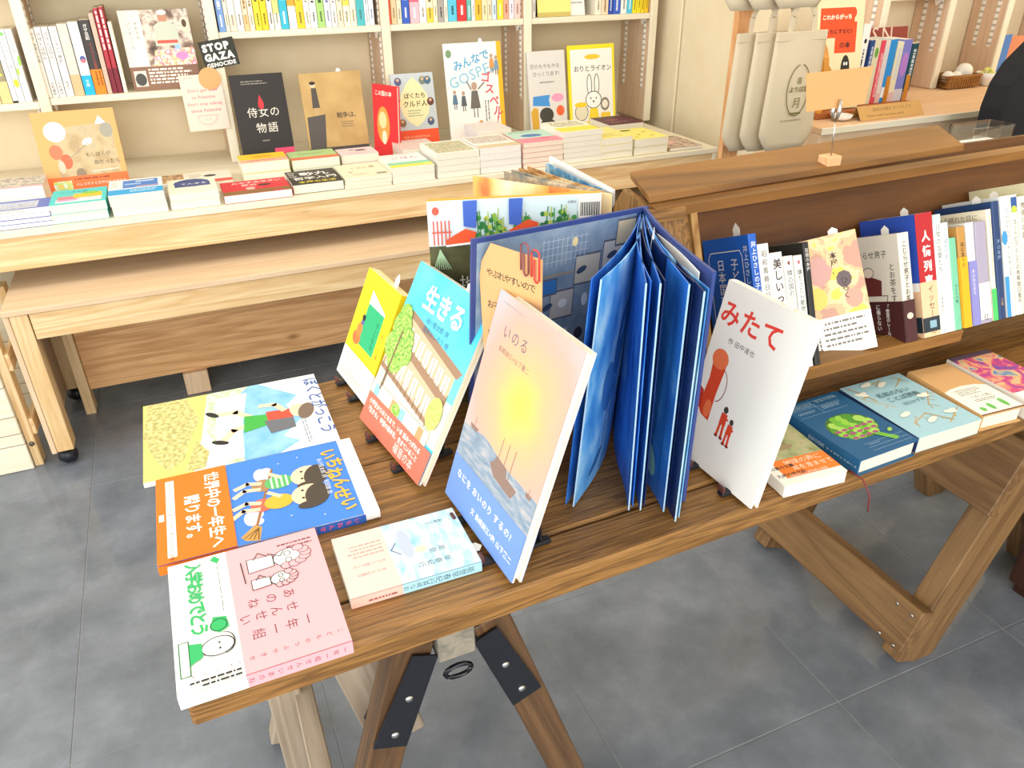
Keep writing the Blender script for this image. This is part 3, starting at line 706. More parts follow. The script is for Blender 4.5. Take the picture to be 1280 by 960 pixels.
# ================================================================== BOOKS STANDING ON LITTLE STANDS
def stand(A, U, V, wd, label, t=0.01):
    """small dark display stand: two feet with lips and a sloping back"""
    N = U.cross(V); r = root('book_stand', A, label, 'book stand', 'small dark display stands')
    g = V3((N.x, N.y, 0)).normalized()
    for s in (0.28, 0.72):
        c = A + U*wd*s; z0 = TZ+0.002
        p = lambda k, z: V3((c.x+g.x*k, c.y+g.y*k, z))
        beam('foot', r, p(0.014, z0+0.003), p(-0.075, z0+0.003), 0.012, 0.006, BLACKM, tuple(U))
        beam('lip', r, p(0.012, z0+0.0065), p(0.012, z0+0.015), 0.012, 0.004, C('#5a3430'), tuple(U))
        q = c - N*(t+0.005)
        beam('back_rest', r, p(-0.05-t, z0+0.0065), V3((q.x, q.y, z0))+V*0.11, 0.010, 0.004, BLACKM, tuple(U))
    return r
def f_yellow(p):
    p.rect(0, 0, 1, 1, C('#fbe51e')); p.poly([(0.30, 0.37), (0.78, 0.37), (0.78, 0.76), (0.30, 0.86)], C('#fdfdf6')); p.rect(0.30, 0.37, 0.78, 0.74, C('#1fae74'))
    p.ell(0.24, 0.40, 0.12, 0.06, C('#e0703a')); p.ell(0.26, 0.48, 0.08, 0.07, C('#e8823f')); p.ell(0.29, 0.56, 0.045, 0.025, C('#5a5a9a')); p.ell(0.29, 0.60, 0.05, 0.028, INK)
    p.text('子どもの', 0.68, 0.66, 0.075, C('#14503a'), vert=True, sp=1.2); p.text('本の仕事', 0.88, 0.62, 0.07, C('#a85a18'), vert=True, sp=1.2)
    p.rect(0, 0, 1, 0.27, C('#fbfaf4'))
    for k, s in enumerate(('言葉に満ちあふれた、', 'おくりものである。')): p.text(s, 0.08, 0.19-k*0.06, 0.075, C('#b8903c'))
    p.dash(0.06, 0.02, 0.9, 0.10, 3, C('#c0b090'))
def s_yellow(p): p.rect(0, 0.27, 1, 1, C('#f2d81a')); p.rect(0, 0, 1, 0.27, C('#fbfaf4')); p.text('子どもの本の仕事', 0.5, 0.92, 0.5, C('#8a6a10'), vert=True, sp=1.3)
A, U, V, w_, h_ = lean((421, 462), (456, 507), (462, 334), TZ+0.010)
YB = (A, U, V, w_)
book(A, U, V, w_, h_, 0.017, 'bright yellow book with a green door on its cover, propped upright', '#fbe51e', 'paperback_book', 'R', pages='#efe2b8', front=f_yellow, sp=s_yellow, slip=0.02)
stand(A, U, V, w_, 'small dark book stand holding the yellow book', 0.017)
def f_ikiru(p):
    p.rect(0, 0, 1, 1, mott('ikiru_sky', [(0.3, '#3fc4ea'), (0.7, '#72dcf0')], 12))
    p.rect(0, 0.2, 1, 0.46, C('#d9d4c4'))
    roof, wall, lite = C('#9c7c62'), C('#cdb494'), C('#f6ecd4')
    for (b, a0, a1) in ((0.54, 0.12, 0.92), (0.38, 0.0, 0.86)):
        p.poly([(a0, b-0.02), (a1, b-0.10), (a1, b+0.06), (a0+0.05, b+0.17)], wall)
        p.poly([(a0-0.02, b+0.17), (a0+0.04, b+0.20), (a1+0.06, b+0.09), (a1+0.02, b+0.045)], roof)
        p.poly([(a0, b-0.03), (a1, b-0.11), (a1, b-0.085), (a0, b+0.0)], roof)
        for k in range(7):
            a = a0+0.06+k*0.105
            if a < a1-0.06: p.rect(a, b-0.005-k*0.010, a+0.07, b+0.115-k*0.014, lite); p.line([(a+0.035, b-k*0.010), (a+0.035, b+0.11-k*0.014)], 0.008, roof)
        for k in range(12): p.line([(a0+0.03+k*0.07, b-0.03-k*0.0075), (a0+0.03+k*0.07, b+0.03-k*0.0075)], 0.007, C('#8a6c50'))
    p.rect(0.0, 0.17, 0.9, 0.26, C('#efe4cc'))
    for k in range(6): p.rect(0.05+k*0.14, 0.18, 0.13+k*0.14, 0.25, [C('#8fc3d6'), C('#f4f1e4'), C('#d89c6c')][k % 3])
    gr = mott('leafy', [(0.35, '#5f9a3c'), (0.5, '#8fc052'), (0.65, '#c6dc7c')], 220, 4)
    for a, b, r in ((0.10, 0.62, 0.13), (0.2, 0.56, 0.12), (0.06, 0.50, 0.11), (0.17, 0.45, 0.12), (0.09, 0.69, 0.09), (0.28, 0.5, 0.08)): p.ell(a, b, r, r*0.75, gr, 14)
    p.line([(0.12, 0.24), (0.13, 0.6)], 0.022, C('#7a6446')); p.ell(0.86, 0.36, 0.09, 0.09, mott('leafy2', [(0.4, '#a8c060'), (0.6, '#e2d678')], 200, 3)); p.ell(0.42, 0.21, 0.06, 0.04, gr)
    p.text('生きる', 0.24, 0.80, 0.185, C('#fdfeff'), bold=0.03); p.text('谷川俊太郎 詩', 0.36, 0.73, 0.05, C('#3a6a8a')); p.text('岡本よしろう 絵', 0.36, 0.68, 0.05, C('#3a6a8a'))
    p.rect(0, 0, 1, 0.185, C('#e8705a'))
    for k, s in enumerate(('小学生からおとなまで、いま 読みつがれる', '『生きる』 待望の絵本化、生きていること')): p.text(s, 0.05, 0.13-k*0.045, 0.043, WHITE, bold=0.02)
    p.text('福音の本', 0.56, 0.025, 0.075, C('#fbe4dc'))
A, U, V, w_, h_ = lean((451, 522), (524, 607), (527, 326), TZ+0.010)
book(A, U, V, w_, h_, 0.010, 'tall sky-blue picture book of a wooden house with a red band, propped upright', '#eee9da', 'picture_book', 'L', hard=True, front=f_ikiru, band=0.185, bandc='#e8705a', slip=0.014, pages='#efe8cc', bandlabel='red paper band with white lettering')
stand(A, U, V, w_, 'small dark book stand holding the sky-blue house book')
def f_inoru(p):
    W, H = p.w, p.h
    p.rect(0, 0, 1, 1, radial('inoru_sun', 0.56*W, 0.63*H, 0.62*H, [(0.0, '#f4d45c'), (0.13, '#f2c668'), (0.3, '#eab284'), (0.55, '#dca898'), (0.8, '#c0b8bc'), (1.0, '#98ccdc')], 0.10, 30))
    sea = mott('inoru_sea', [(0.3, '#70879c'), (0.5, '#8c9dac'), (0.7, '#b8b4b4')], 40, 5, stretch=(1, 4, 1))
    p.poly([(0, 0.2), (1, 0.2), (1, 0.37), (0.6, 0.37), (0.3, 0.40), (0, 0.37)], sea)
    ship = C('#8c7468')
    p.poly([(0.42, 0.33), (0.50, 0.29), (0.74, 0.28), (0.78, 0.33), (0.64, 0.335), (0.62, 0.37), (0.48, 0.38), (0.46, 0.345)], ship)
    for a in (0.5, 0.58, 0.66): p.line([(a, 0.33), (a+0.005, 0.47)], 0.008, ship)
    for a, b, s in ((0.14, 0.39, 1), (0.90, 0.36, 0.6)): p.poly([(a-0.06*s, b+0.01), (a+0.06*s, b+0.01), (a+0.04*s, b-0.01), (a-0.04*s, b-0.01)], ship); p.line([(a, b), (a, b+0.05*s)], 0.006, ship)
    p.text('いのる', 0.16, 0.835, 0.095, C('#6a6a78'), sp=1.15); p.text('長崎訓江×山下憲二', 0.16, 0.77, 0.042, C('#8a8078'), sp=1.1); p.dash(0.08, 0.955, 0.34, 0.965, 1, C('#9aa8b0'))
    p.rect(0, 0, 1, 0.222, C('#6f93d4'))
    p.text('なにを おいのり するの?', 0.09, 0.135, 0.062, WHITE, bold=0.015, sp=1.15); p.text('文 長崎訓江×絵 山下憲二', 0.37, 0.055, 0.048, WHITE, bold=0.01, sp=1.05)
def edge_in(p): p.rect(0, 0, 1, 0.2, C('#6f93d4'))
A, U, V, w_, h_ = lean((557, 615), (640, 729), (627, 361), TZ+0.012)
book(A, U, V, w_, h_, 0.012, 'large picture book of a glowing sunset over ships with a blue band, propped upright', '#ece7da', 'picture_book', 'L', hard=True, front=f_inoru, band=0.222, bandc='#6f93d4', pages='#f0ead8', bandlabel='blue paper band with white lettering')
IN = (A, U, V, w_, h_)
stand(A, U, V, w_, 'small dark book stand holding the large sunset picture book', 0.012)
def f_mitate(p):
    p.rect(0, 0, 1, 1, C('#f6f3ea')); red, red2, red3 = C('#e8483a'), C('#dc4a2c'), C('#f07a4c')
    p.text('みたて', 0.02, 0.79, 0.235, red, bold=0.02, sp=1.05); p.text('作 田中達也', 0.20, 0.70, 0.058, INK, sp=1.05)
    p.poly([(0.09, 0.30), (0.15, 0.27), (0.25, 0.26), (0.25, 0.42), (0.27, 0.56), (0.26, 0.62), (0.16, 0.63), (0.10, 0.60), (0.12, 0.48)], red2)
    p.ell(0.18, 0.60, 0.10, 0.055, red3); p.ell(0.20, 0.32, 0.045, 0.05, red3); p.ring(0.25, 0.47, 0.09, 0.09, 0.008, C('#8a4038'), 14, t0=-80, t1=80)
    p.poly([(0.02, 0.30), (0.12, 0.30), (0.10, 0.40), (0.02, 0.42)], C('#c03a2c'))
    for a, b, s in ((0.42, 0.30, 1.0), (0.52, 0.27, 0.85)):
        p.ell(a, b+0.075*s, 0.028*s, 0.02*s, HAIR, 10); p.poly([(a-0.035*s, b+0.055*s), (a+0.035*s, b+0.055*s), (a+0.04*s, b-0.01*s), (a-0.04*s, b-0.01*s)], red2)
        for d in (-0.02, 0.02): p.line([(a+d*s, b), (a+d*s*1.4, b-0.075*s)], 0.028*s, red2); p.ell(a+d*s*1.5, b-0.08*s, 0.022, 0.008, C('#8a2018'), 8)
        p.line([(a-0.03*s, b+0.045*s), (a+0.05*s, b+0.03*s)], 0.018*s, red2)
A, U, V, w_, h_ = lean2((868, 578), (938, 636), (1022, 404), TZ+0.006, 0.145)
book(A, U, V, w_, h_, 0.012, 'white picture book with red lettering and small red figures, propped upright', '#f6f3ea', 'picture_book', 'L', hard=True, front=f_mitate, pages='#f2ecdc', slip=0.016)
stand(A, U, V, w_, 'small dark book stand holding the white red-lettered book', 0.012)

# ================================================================== THE BIG BLUE BOOK STANDING OPEN LIKE A FAN
HB = 0.315      # its height
zt_ = TZ + HB
S = gz((800, 262), zt_)           # spine
def pagewall(name, parent, a, b, z0, z1, mat, th=0.0012, bow=0.0, nseg=8):
    """upright leaf from a to b (ground points), bowed sideways"""
    a, b = V3((a[0], a[1], 0)), V3((b[0], b[1], 0)); d = b-a; q = V3((-d.y, d.x, 0)).normalized(); v, f, uv = [], [], []
    for i in range(nseg+1):
        t = i/nseg; c = a + d*t + q*bow*math.sin(math.pi*t)
        for z in (z0, z1):
            for s in (-1, 1): v.append(c + q*s*th/2 + V3((0, 0, z))); uv.append((t*d.length, z-z0))
    for i in range(nseg):
        k = i*4; f += [(k, k+4, k+6, k+2), (k+1, k+3, k+7, k+5), (k+2, k+6, k+7, k+3), (k, k+1, k+5, k+4)]
    f += [(0, 2, 3, 1), (nseg*4, nseg*4+1, nseg*4+3, nseg*4+2)]
    me = mesh(name, v, f, mat); ul = me.uv_layers.new(name='UVMap')
    for lp in me.loops: ul.data[lp.index].uv = uv[lp.vertex_index]
    return link(name, fixn(me), parent, Matrix())
fan = root('open_picture_book', (S.x, S.y, TZ), 'large blue sea picture book standing open like a fan', 'book')
NAVY = C('#3a4a86', 0.4)
LE, RE = gz((589, 302), zt_), gz((893, 343), zt_)
SEA = [mott('sea_a', [(0.3, '#2c74c4'), (0.48, '#5aa8e6'), (0.68, '#b4e2f6')], 22, 5, 0.35, (1, 0.5, 1)), mott('sea_b', [(0.3, '#1c4ea4'), (0.5, '#2a6cc8'), (0.7, '#4a9ae4')], 25, 5, 0.35, (1, 0.5, 1)),
       mott('sea_c', [(0.3, '#1f5ab8'), (0.55, '#2f7cdc'), (0.75, '#70b8f0')], 18, 5, 0.35, (1, 0.5, 1)), mott('sea_d', [(0.3, '#0c1c44'), (0.6, '#16306a'), (0.8, '#3a5a90')], 25, 5, 0.35, (1, 0.5, 1))]
pagewall('front_cover', fan, S, LE, TZ+0.001, zt_+0.003, NAVY, 0.004)
pagewall('back_cover', fan, S+V3((0.006, 0, 0)), RE, TZ+0.001, zt_+0.003, NAVY, 0.004, -0.006)
box('book_spine', fan, (S.x-0.004, S.y-0.002, TZ+0.001), (S.x+0.012, S.y+0.004, zt_+0.003), NAVY, 0.001)
# endpaper of a room in grey-blue
d = (LE-S); d.z = 0; dl = d.length; d.normalize(); nrm = V3((d.y, -d.x, 0))
if nrm.y > 0: nrm = -nrm
p = Print(dl-0.012, HB-0.006)
room = mott('room_wash', [(0.3, '#6f86a0'), (0.5, '#8297ac'), (0.7, '#9aa9b8')], 35, 5)
p.rect(0, 0, 1, 1, room); p.rect(0, 0.0, 1, 0.42, mott('room_floor', [(0.35, '#8b8ca6'), (0.65, '#a3a3b8')], 25, 3))
for a0, b0, a1, b1, c in ((0.62, 0.74, 0.78, 0.86, '#c9c2b2'), (0.47, 0.60, 0.62, 0.72, '#c3c0bb'), (0.80, 0.78, 0.93, 0.90, '#cfcac0'), (0.36, 0.72, 0.5, 0.78, '#3a78c0'), (0.88, 0.88, 1.0, 0.98, '#d8c9a4')):
    p.rect(a0-0.006, b0-0.008, a1+0.006, b1+0.008, C('#5a5f70')); p.rect(a0, b0, a1, b1, C(c))
for k in range(10): p.line([(0.40+k*0.03, 0.84), (0.40+k*0.03, 0.96)], 0.003, C('#c2cdd8'))
for k in range(4): p.line([(0.39, 0.86+k*0.03), (0.69, 0.86+k*0.03)], 0.003, C('#c2cdd8'))
p.line([(0.36, 0.80), (0.60, 0.80)], 0.01, C('#a8916c')); p.ell(0.60, 0.93, 0.018, 0.02, C('#f4e2a8')); p.ell(0.70, 0.66, 0.02, 0.03, C('#dfe8f0')); p.ell(0.55, 0.665, 0.03, 0.02, C('#e6eaec'))
for a, b in ((0.38, 0.62), (0.45, 0.66), (0.86, 0.84), (0.66, 0.80)): p.ell(a, b, 0.035, 0.014, C('#3f4f6c'), rot=25)
p.rect(0.50, 0.46, 0.60, 0.54, C('#d8dde0')); p.ell(0.68, 0.50, 0.03, 0.03, C('#46424e')); p.ell(0.45, 0.42, 0.03, 0.03, C('#7a7c9c')); p.ell(0.57, 0.40, 0.04, 0.02, C('#5a6a5c'), rot=40)
p.rect(0.42, 0.47, 0.48, 0.53, C('#3f5aa0'))
for k in range(9): p.dash(0.52+k*0.028, 0.08, 0.54+k*0.028, 0.30, 1, C('#d2d8e4'), True, 0.5)
for k in range(5): p.line([(0.62, 0.44-k*0.03), (0.98, 0.42-k*0.035)], 0.004, C('#8c8ba4'))
base0 = LE - d*0.006
p.build(fan, lambda x, y, z: RW[fan.name].inverted() @ (V3((base0.x, base0.y, TZ+0.003)) - d*x + nrm*(0.0022+z) + V3((0, 0, y))), 'endpaper_print')
LEAF0 = set()
leaf_px = [((752, 347), 0.014, 0), ((808, 352), -0.004, 1), ((826, 352), -0.003, 2), ((862, 353), -0.006, 2), ((881, 362), -0.006, 3)]
for k, (px, bow, c) in enumerate(leaf_px):
    E_ = gz(px, zt_)
    o = pagewall('page', fan, (S.x+0.0012*k, S.y-0.003), E_, TZ+0.003, zt_-0.002, SEA[c], 0.0014, bow)
    dd = E_-S; dd.z = 0; L = dd.length; dd.normalize(); nn = V3((dd.y, -dd.x, 0))
    if nn.dot(V3((-E_.x, -E_.y, 0))+V3((-S.x, -S.y, 0))) < 0: nn = -nn
    if k == 0: LEAF0.add(o.name)
    # white page edge
    e = V3((E_.x, E_.y, 0)); prism('page_edge', fan, [e-nn*0.0009+V3((0, 0, TZ+0.003)), e+nn*0.0009+V3((0, 0, TZ+0.003)), e+nn*0.0009+dd*0.0008+V3((0, 0, TZ+0.003)), e-nn*0.0009+dd*0.0008+V3((0, 0, TZ+0.003))], (0, 0, HB-0.005), C('#a9cdea'))
    # the joined twin of the leaf, closing the fold behind it
    if k == 0: LEAF0.update(c.name for c in fan.children if c.name.startswith('page_edge'))
    E2 = E_ + (V3((-0.007, 0.007, 0)) if k == 0 else V3((0.008, 0.004, 0)))
    pagewall('page', fan, (S.x+0.0012*k+0.0006, S.y-0.003), E2, TZ+0.003, zt_-0.002, SEA[(c+1) % 4], 0.0012, bow-0.006)
    if k == 0: LEAF0.update(c_.name for c_ in fan.children if c_.name.startswith('page.'))
    if k == 0:
        q = Print(L, HB-0.01)
        q.ell(0.45, 0.62, 0.10, 0.16, C('#2c6cb4'), rot=-8); q.ell(0.30, 0.45, 0.09, 0.12, C('#3a7cc0'), rot=10); q.ell(0.62, 0.33, 0.06, 0.022, C('#1e3f86')); q.ell(0.85, 0.75, 0.05, 0.12, C('#3a3f7c'))
        for a in (0.30, 0.38, 0.72, 0.80): q.dash(a, 0.12, a+0.05, 0.42, 2, C('#2a5a9c'), True, 0.3)
        q.ell(0.25, 0.1, 0.10, 0.02, C('#2c64a4'), rot=30)
        q.build(fan, lambda x, y, z: RW[fan.name].inverted() @ (V3((E_.x, E_.y, TZ+0.006)) - dd*x + V3((0, 0, y)) + nn*(0.0012+z+0.0145*math.sin(math.pi*min(max(x/L, 0), 1)))), 'page_print')
        LEAF0.update(c.name for c in fan.children if c.name.startswith('page_print'))
    if k == 3:
        q = Print(L, HB-0.01)
        q.ell(0.5, 0.60, 0.26, 0.27, C('#4d7470'), 26, rot=3); q.ell(0.42, 0.60, 0.15, 0.25, C('#5f8478'), 22, rot=3)
        q.ell(0.2, 0.16, 0.10, 0.06, C('#8fd0d8'), rot=50); q.ell(0.72, 0.35, 0.05, 0.03, C('#7fb0e8')); q.ell(0.45, 0.25, 0.04, 0.07, C('#6fb4ea'), rot=-20)
        q.build(fan, lambda x, y, z: RW[fan.name].inverted() @ (V3((E_.x, E_.y, TZ+0.006)) - dd*x + V3((0, 0, y)) + nn*(0.0075+z)), 'page_print')
    if k == 4:
        q = Print(L, HB-0.01)
        for b in (0.55, 0.42, 0.3): q.dash(0.1, b, 0.3, b+0.2, 2, C('#c6d2e8'), True, 0.4)
        q.build(fan, lambda x, y, z: RW[fan.name].inverted() @ (V3((E_.x, E_.y, TZ+0.006)) - dd*x + V3((0, 0, y)) + nn*(0.0075+z)), 'page_print')
# back cover's white endpaper edge
Ea = S.lerp(RE, 0.25); Eb = S.lerp(RE, 0.93); nb = V3((-(RE-S).y, (RE-S).x, 0)).normalized()
if nb.x > 0: nb = -nb
pagewall('endpaper', fan, Ea+nb*0.011, Eb+nb*0.009, TZ+0.004, zt_-0.003, WHITE, 0.001, 0.004)
# slip of white paper clipped into the book
prism('sales_slip', fan, [S.lerp(RE, 0.42)+nb*0.02+V3((0, 0, -0.03)), S.lerp(RE, 0.5)+nb*0.02+V3((0, 0, -0.03)), S.lerp(RE, 0.46)+nb*0.02+V3((0, 0, 0.012))], nb*0.0005, WHITE)

LEFT = {c.name for c in fan.children if c.name.startswith(('front_cover', 'endpaper_print'))} | {c.name for c in list(fan.children) if c.name in LEAF0}
for ch in fan.children:      # the fan leans a little: feet of the leaves further back than their heads
    off = RW[ch.name].translation; sx, sy = (-0.003, 0.040) if ch.name in LEFT else (0.021, 0.030)
    for v in ch.data.vertices:
        P = v.co+off; k = 1-(P.z-TZ)/HB
        if ch.name in LEFT: v.co.x -= 0.003*k; v.co.y += 0.036*k; continue
        fr_ = min(1.0, math.hypot(P.x-S.x, P.y-S.y)/0.22)
        v.co.x += (sx*fr_-0.004*(1-fr_))*k; v.co.y += (sy*fr_+0.03*(1-fr_))*k

# ------------------------------------------------------------------ kraft notice card with two clips, against the open book
TLc = gz((604, 302), 0.985); TRc = gz((678, 326), 0.985)
Uc = V3((TRc.x-TLc.x, TRc.y-TLc.y, 0)).normalized()
Wc = (TRc-TLc).dot(Uc)+0.008; topz = 0.986; Oc = V3((TLc.x, TLc.y, 0)) - Uc*0.008
Hcard = topz-TZ-0.004
Mk = Matrix((Uc, AZ, Uc.cross(AZ))).transposed().to_4x4(); Mk.translation = V3((Oc.x, Oc.y, TZ+0.004))
nt = root('notice_card', Mk, 'kraft paper notice with handwritten lines, clipped in front of the open blue book', 'card')
prism('card', nt, [(0.006, 0, 0), (Wc, 0, 0), (Wc, Hcard, 0), (0.02, Hcard, 0), (0.004, Hcard-0.025, 0), (0, Hcard-0.045, 0), (0.004, Hcard*0.5, 0)], (0, 0, -0.0006), KRAFT, local=Matrix())
p = Print(Wc, Hcard)
for k, s in enumerate(('やぶれやすいので', 'お子さんが手にとる', '際は、大人の方が', 'いっしょにあげて')): p.text(s, 0.12, 0.875-k*0.125, 0.112, INK, sp=0.86, bold=0.006, rot=-1)
p.build(nt, lambda x, y, z: (x, y, z), 'lettering')
def clip(parent, x, y, c, M=None):
    pts = [(x, y-0.006, 0.002), (x, y+0.022, 0.002), (x+0.003, y+0.025, 0.002), (x+0.008, y+0.025, 0.002), (x+0.011, y+0.022, 0.002), (x+0.011, y-0.008, 0.002), (x+0.008, y-0.011, 0.002), (x+0.006, y-0.011, 0.002), (x+0.004, y-0.008, 0.002), (x+0.004, y+0.014, 0.002)]
    o = tube('paper_clip', parent, pts, 0.0011, C(c, 0.35), 6); o.matrix_basis = Matrix(); o['label'] = 'red wire paper clip'; return o
clip(nt, Wc*0.86, Hcard-0.016, '#d8403a'); clip(nt, Wc*0.70, Hcard-0.012, '#8a4a50')
# its folded foot keeps it upright
prism('foot', nt, [(0.01, 0, -0.0008), (Wc-0.01, 0, -0.0008), (Wc-0.01, 0, -0.03), (0.01, 0, -0.03)], (0, 0.0006, 0), KRAFT, local=Matrix())

# ------------------------------------------------------------------ picture book with sneakers among plants, standing behind
zg = 0.982
a, b = gz((533, 252), zg), gz((752, 241), zg)
def f_green(p):
    g = lambda b: 0.80+(b-0.64)*0.555
    p.rect(0, 0, 1, 1, C('#dff2f6')); p.rect(0, 0, 1, 0.80, mott('soil', [(0.3, '#46462c'), (0.6, '#5a5a38'), (0.8, '#6c7048')], 40, 4))
    gr = [C('#4a9a48'), C('#7cb84c'), C('#2f7a40'), C('#b6c850')]
    random.seed(3)
    for k in range(54):
        x = 0.26+0.6*random.random(); hgt = random.uniform(0.06, 0.17); m = random.choice(gr)
        p.line([(x, 0.79), (x+random.uniform(-0.02, 0.02), 0.79+hgt)], 0.006, m)
        for j in range(4): p.ell(x+(-1)**j*0.012, 0.80+hgt*j/4, 0.015, 0.011, m, 8, rot=40*(-1)**j)
    for a0 in (0.2, 0.46): p.poly([(a0, g(0.80)), (a0+0.07, g(0.78)), (a0+0.08, 1.0), (a0+0.0, 1.0)], C('#4a6cc8'))
    for a0, b0 in ((0.10, 0.65), (0.46, 0.70)): p.poly([(a0, g(b0)), (a0+0.16, g(b0+0.02)), (a0+0.17, g(b0+0.10)), (a0+0.11, g(b0+0.13)), (a0, g(b0+0.05))], C('#ee5a30')); p.line([(a0, g(b0)), (a0+0.16, g(b0+0.015))], 0.012, WHITE)
    for k in range(5): p.line([(0.03+k*0.022, g(0.66)), (0.03+k*0.022, g(0.85))], 0.008, C('#d8604c'))
    p.line([(0.02, g(0.76)), (0.13, g(0.76))], 0.008, C('#d8604c')); p.ell(0.045, g(0.93), 0.02, 0.018, C('#e8604c'))
    for k in range(8): p.line([(0.06, 0.79), (0.02+0.014*k, 0.70)], 0.005, C('#a8c8a0'))
    p.text('地下', 0.16, 0.60, 0.105, C('#f0eede')); p.text('の', 0.20, 0.50, 0.05, C('#c8c8b0')); p.text('河', 0.19, 0.40, 0.07, C('#c8c8b0'))
    p.rect(0.86, 0.90, 0.995, 0.992, WHITE)
    for k in range(16): p.rect(0.872+k*0.0072, 0.908, 0.875+k*0.0072+0.002*(k % 2), 0.968, INK)
    p.text('ISBN', 0.80, 0.968, 0.022, INK)
Ug = b-a
book(V3((a.x, a.y, TZ+0.001)), Ug, AZ, Ug.length, zg-TZ-0.001, 0.010, 'picture book with orange sneakers and plants above dark soil, standing behind the blue book', '#eeb048', 'picture_book', 'L', hard=True, front=f_green, pages='#f0e8d4')

# ------------------------------------------------------------------ another picture book standing open further back
zt2 = 0.982
Sx = gz((766, 240), zt2); L1 = gz((591, 218), zt2); L2 = gz((688, 197), zt2)
ob2 = root('open_picture_book', (Sx.x, Sx.y, TZ), 'picture book with warm autumn pages standing open behind the sneaker book', 'book')
warm = mott('autumn_wash', [(0.3, '#c85a3c'), (0.42, '#ecb45c'), (0.55, '#f6dca0'), (0.7, '#f3e6c8')], 14, 4, 0.5, (1, 0.35, 1))
PG2 = [warm, mott('street_wash', [(0.3, '#6a7c80'), (0.5, '#a89880'), (0.65, '#d8c8a8')], 60, 5), mott('town_wash', [(0.3, '#8a5a3c'), (0.5, '#c89a5c'), (0.7, '#e8d8b0')], 60, 5), mott('river_wash', [(0.3, '#2c5c9c'), (0.5, '#5a9cc0'), (0.7, '#d8d8d4')], 50, 5)]
cs = [(0.0, 0), (0.32, 1), (0.42, 1), (0.52, 2), (0.64, 2), (0.90, 3)]
for tt, c in cs:
    e = L1.lerp(L2, tt); pagewall('page', ob2, (Sx.x, Sx.y), Sx + (e-Sx)*(1.0 if tt in (0.0,) else 0.95), TZ+0.003, zt2-0.002, PG2[c], 0.0014, 0.004)
pagewall('back_cover', ob2, (Sx.x+0.003, Sx.y+0.002), L2, TZ+0.001, zt2+0.002, C('#f2efe8', 0.4), 0.004)

# ================================================================== BOOKS IN THE WOODEN BOX
def hitf(px, back=0.0):
    """pixel on the slanting plane of the spines"""
    n = V3((0, -math.cos(th), math.sin(th))); P0 = V3((0, fy(LZ)+0.004, LZ)) + DN*back; r = ray(px); return CAM + r*((P0-CAM).dot(n)/r.dot(n))
FB = V3((0, fy(LZ)+0.004, LZ+0.0012))
def inbox(pl, pr, pt, label, cover, front=None, sp=None, wd=0.102, name='paperback_book', hard=False, **k):
    """book standing in the box, spine to the front; pl, pr = spine edges and pt = head as pixels"""
    a, b = hitf((pl, pt)), hitf((pr, pt)); t = b.x-a.x-0.0008
    h = (V3((0, a.y, a.z))-FB).dot(VB)
    return book(V3((a.x, FB.y, FB.z)) + DN*wd, -DN, VB, wd, h, t, label, cover, name, 'R', hard, front=front, sp=sp, **k)
def st(s, c='#3a3a3a', size=0.55, top=0.95, bg=None, lo=None, loh=0.3, s2=None, c2='#3a3a3a', sp_=1.06, bold=0.01):
    def f(p):
        if bg: p.rect(0, 0, 1, 1, bg if not isinstance(bg, str) else C(bg))
        if lo: p.rect(0, 0, 1, loh, C(lo))
        if s: p.text(s, 0.5, top, size, C(c), vert=True, sp=sp_, bold=bold)
        if s2: p.text(s2, 0.5, loh*0.9, size*0.8, C(c2), vert=True, sp=1.0)
    return f
def f_kenpo(p):
    p.rect(0, 0, 1, 1, C('#1f5fc0')); p.line([(0.10, 0.12), (0.10, 0.86), (0.16, 0.90), (0.80, 0.90), (0.84, 0.86), (0.84, 0.12)], 0.012, WHITE)
    p.text('井上ひさしの', 0.92, 0.93, 0.10, WHITE, vert=True, sp=1.05); p.text('子どもに', 0.66, 0.85, 0.17, WHITE, vert=True); p.text('日本国憲法', 0.36, 0.85, 0.17, WHITE, vert=True)
inbox(934, 946, 293, 'bright blue hardback with white lettering in the wooden box', '#1f5fc0', f_kenpo, st('井上ひさしの子どもに', '#f0f4fa', 0.6), hard=True, slip=0.018)
inbox(946, 961, 306, 'white book with thin grey spine lettering beside the blue hardback', '#f3f1ea', None, st('昭和青春日記', '#77706a', 0.5, sp_=1.2), slip=0.012)
def f_utsu(p): p.poly([(0.0, 1.0), (0.8, 1.0), (0.9, 0.95), (0.1, 0.86)], C('#3a8ad0'))
inbox(962, 978, 317, 'white book whose spine has large brush lettering, in the wooden box', '#f5f3ee', f_utsu, st('美しいって', '#3c2c2a', 0.72, bold=0.02), slip=0.010)
inbox(979, 991, 321, 'white book with a small red mark on its spine, in the wooden box', '#f0eee8', None, lambda p: (p.ell(0.5, 0.94, 0.14, 0.018, C('#8a4a4a')), p.text('隣の国の人々と', 0.5, 0.88, 0.6, INK, vert=True, sp=1.0)))
inbox(992, 1003, 320, 'white book with a pink leaf on its spine beside the black book', '#efede6', None, lambda p: (p.ell(0.5, 0.94, 0.14, 0.018, C('#c05a6a')), p.text('嫌だったら動物', 0.5, 0.88, 0.6, INK, vert=True, sp=1.0)))
inbox(1003, 1011, 303, 'thin black book with white spine lettering in the wooden box', '#2b2b2b', None, st('百冊の本屋', '#d8d4cc', 0.6))
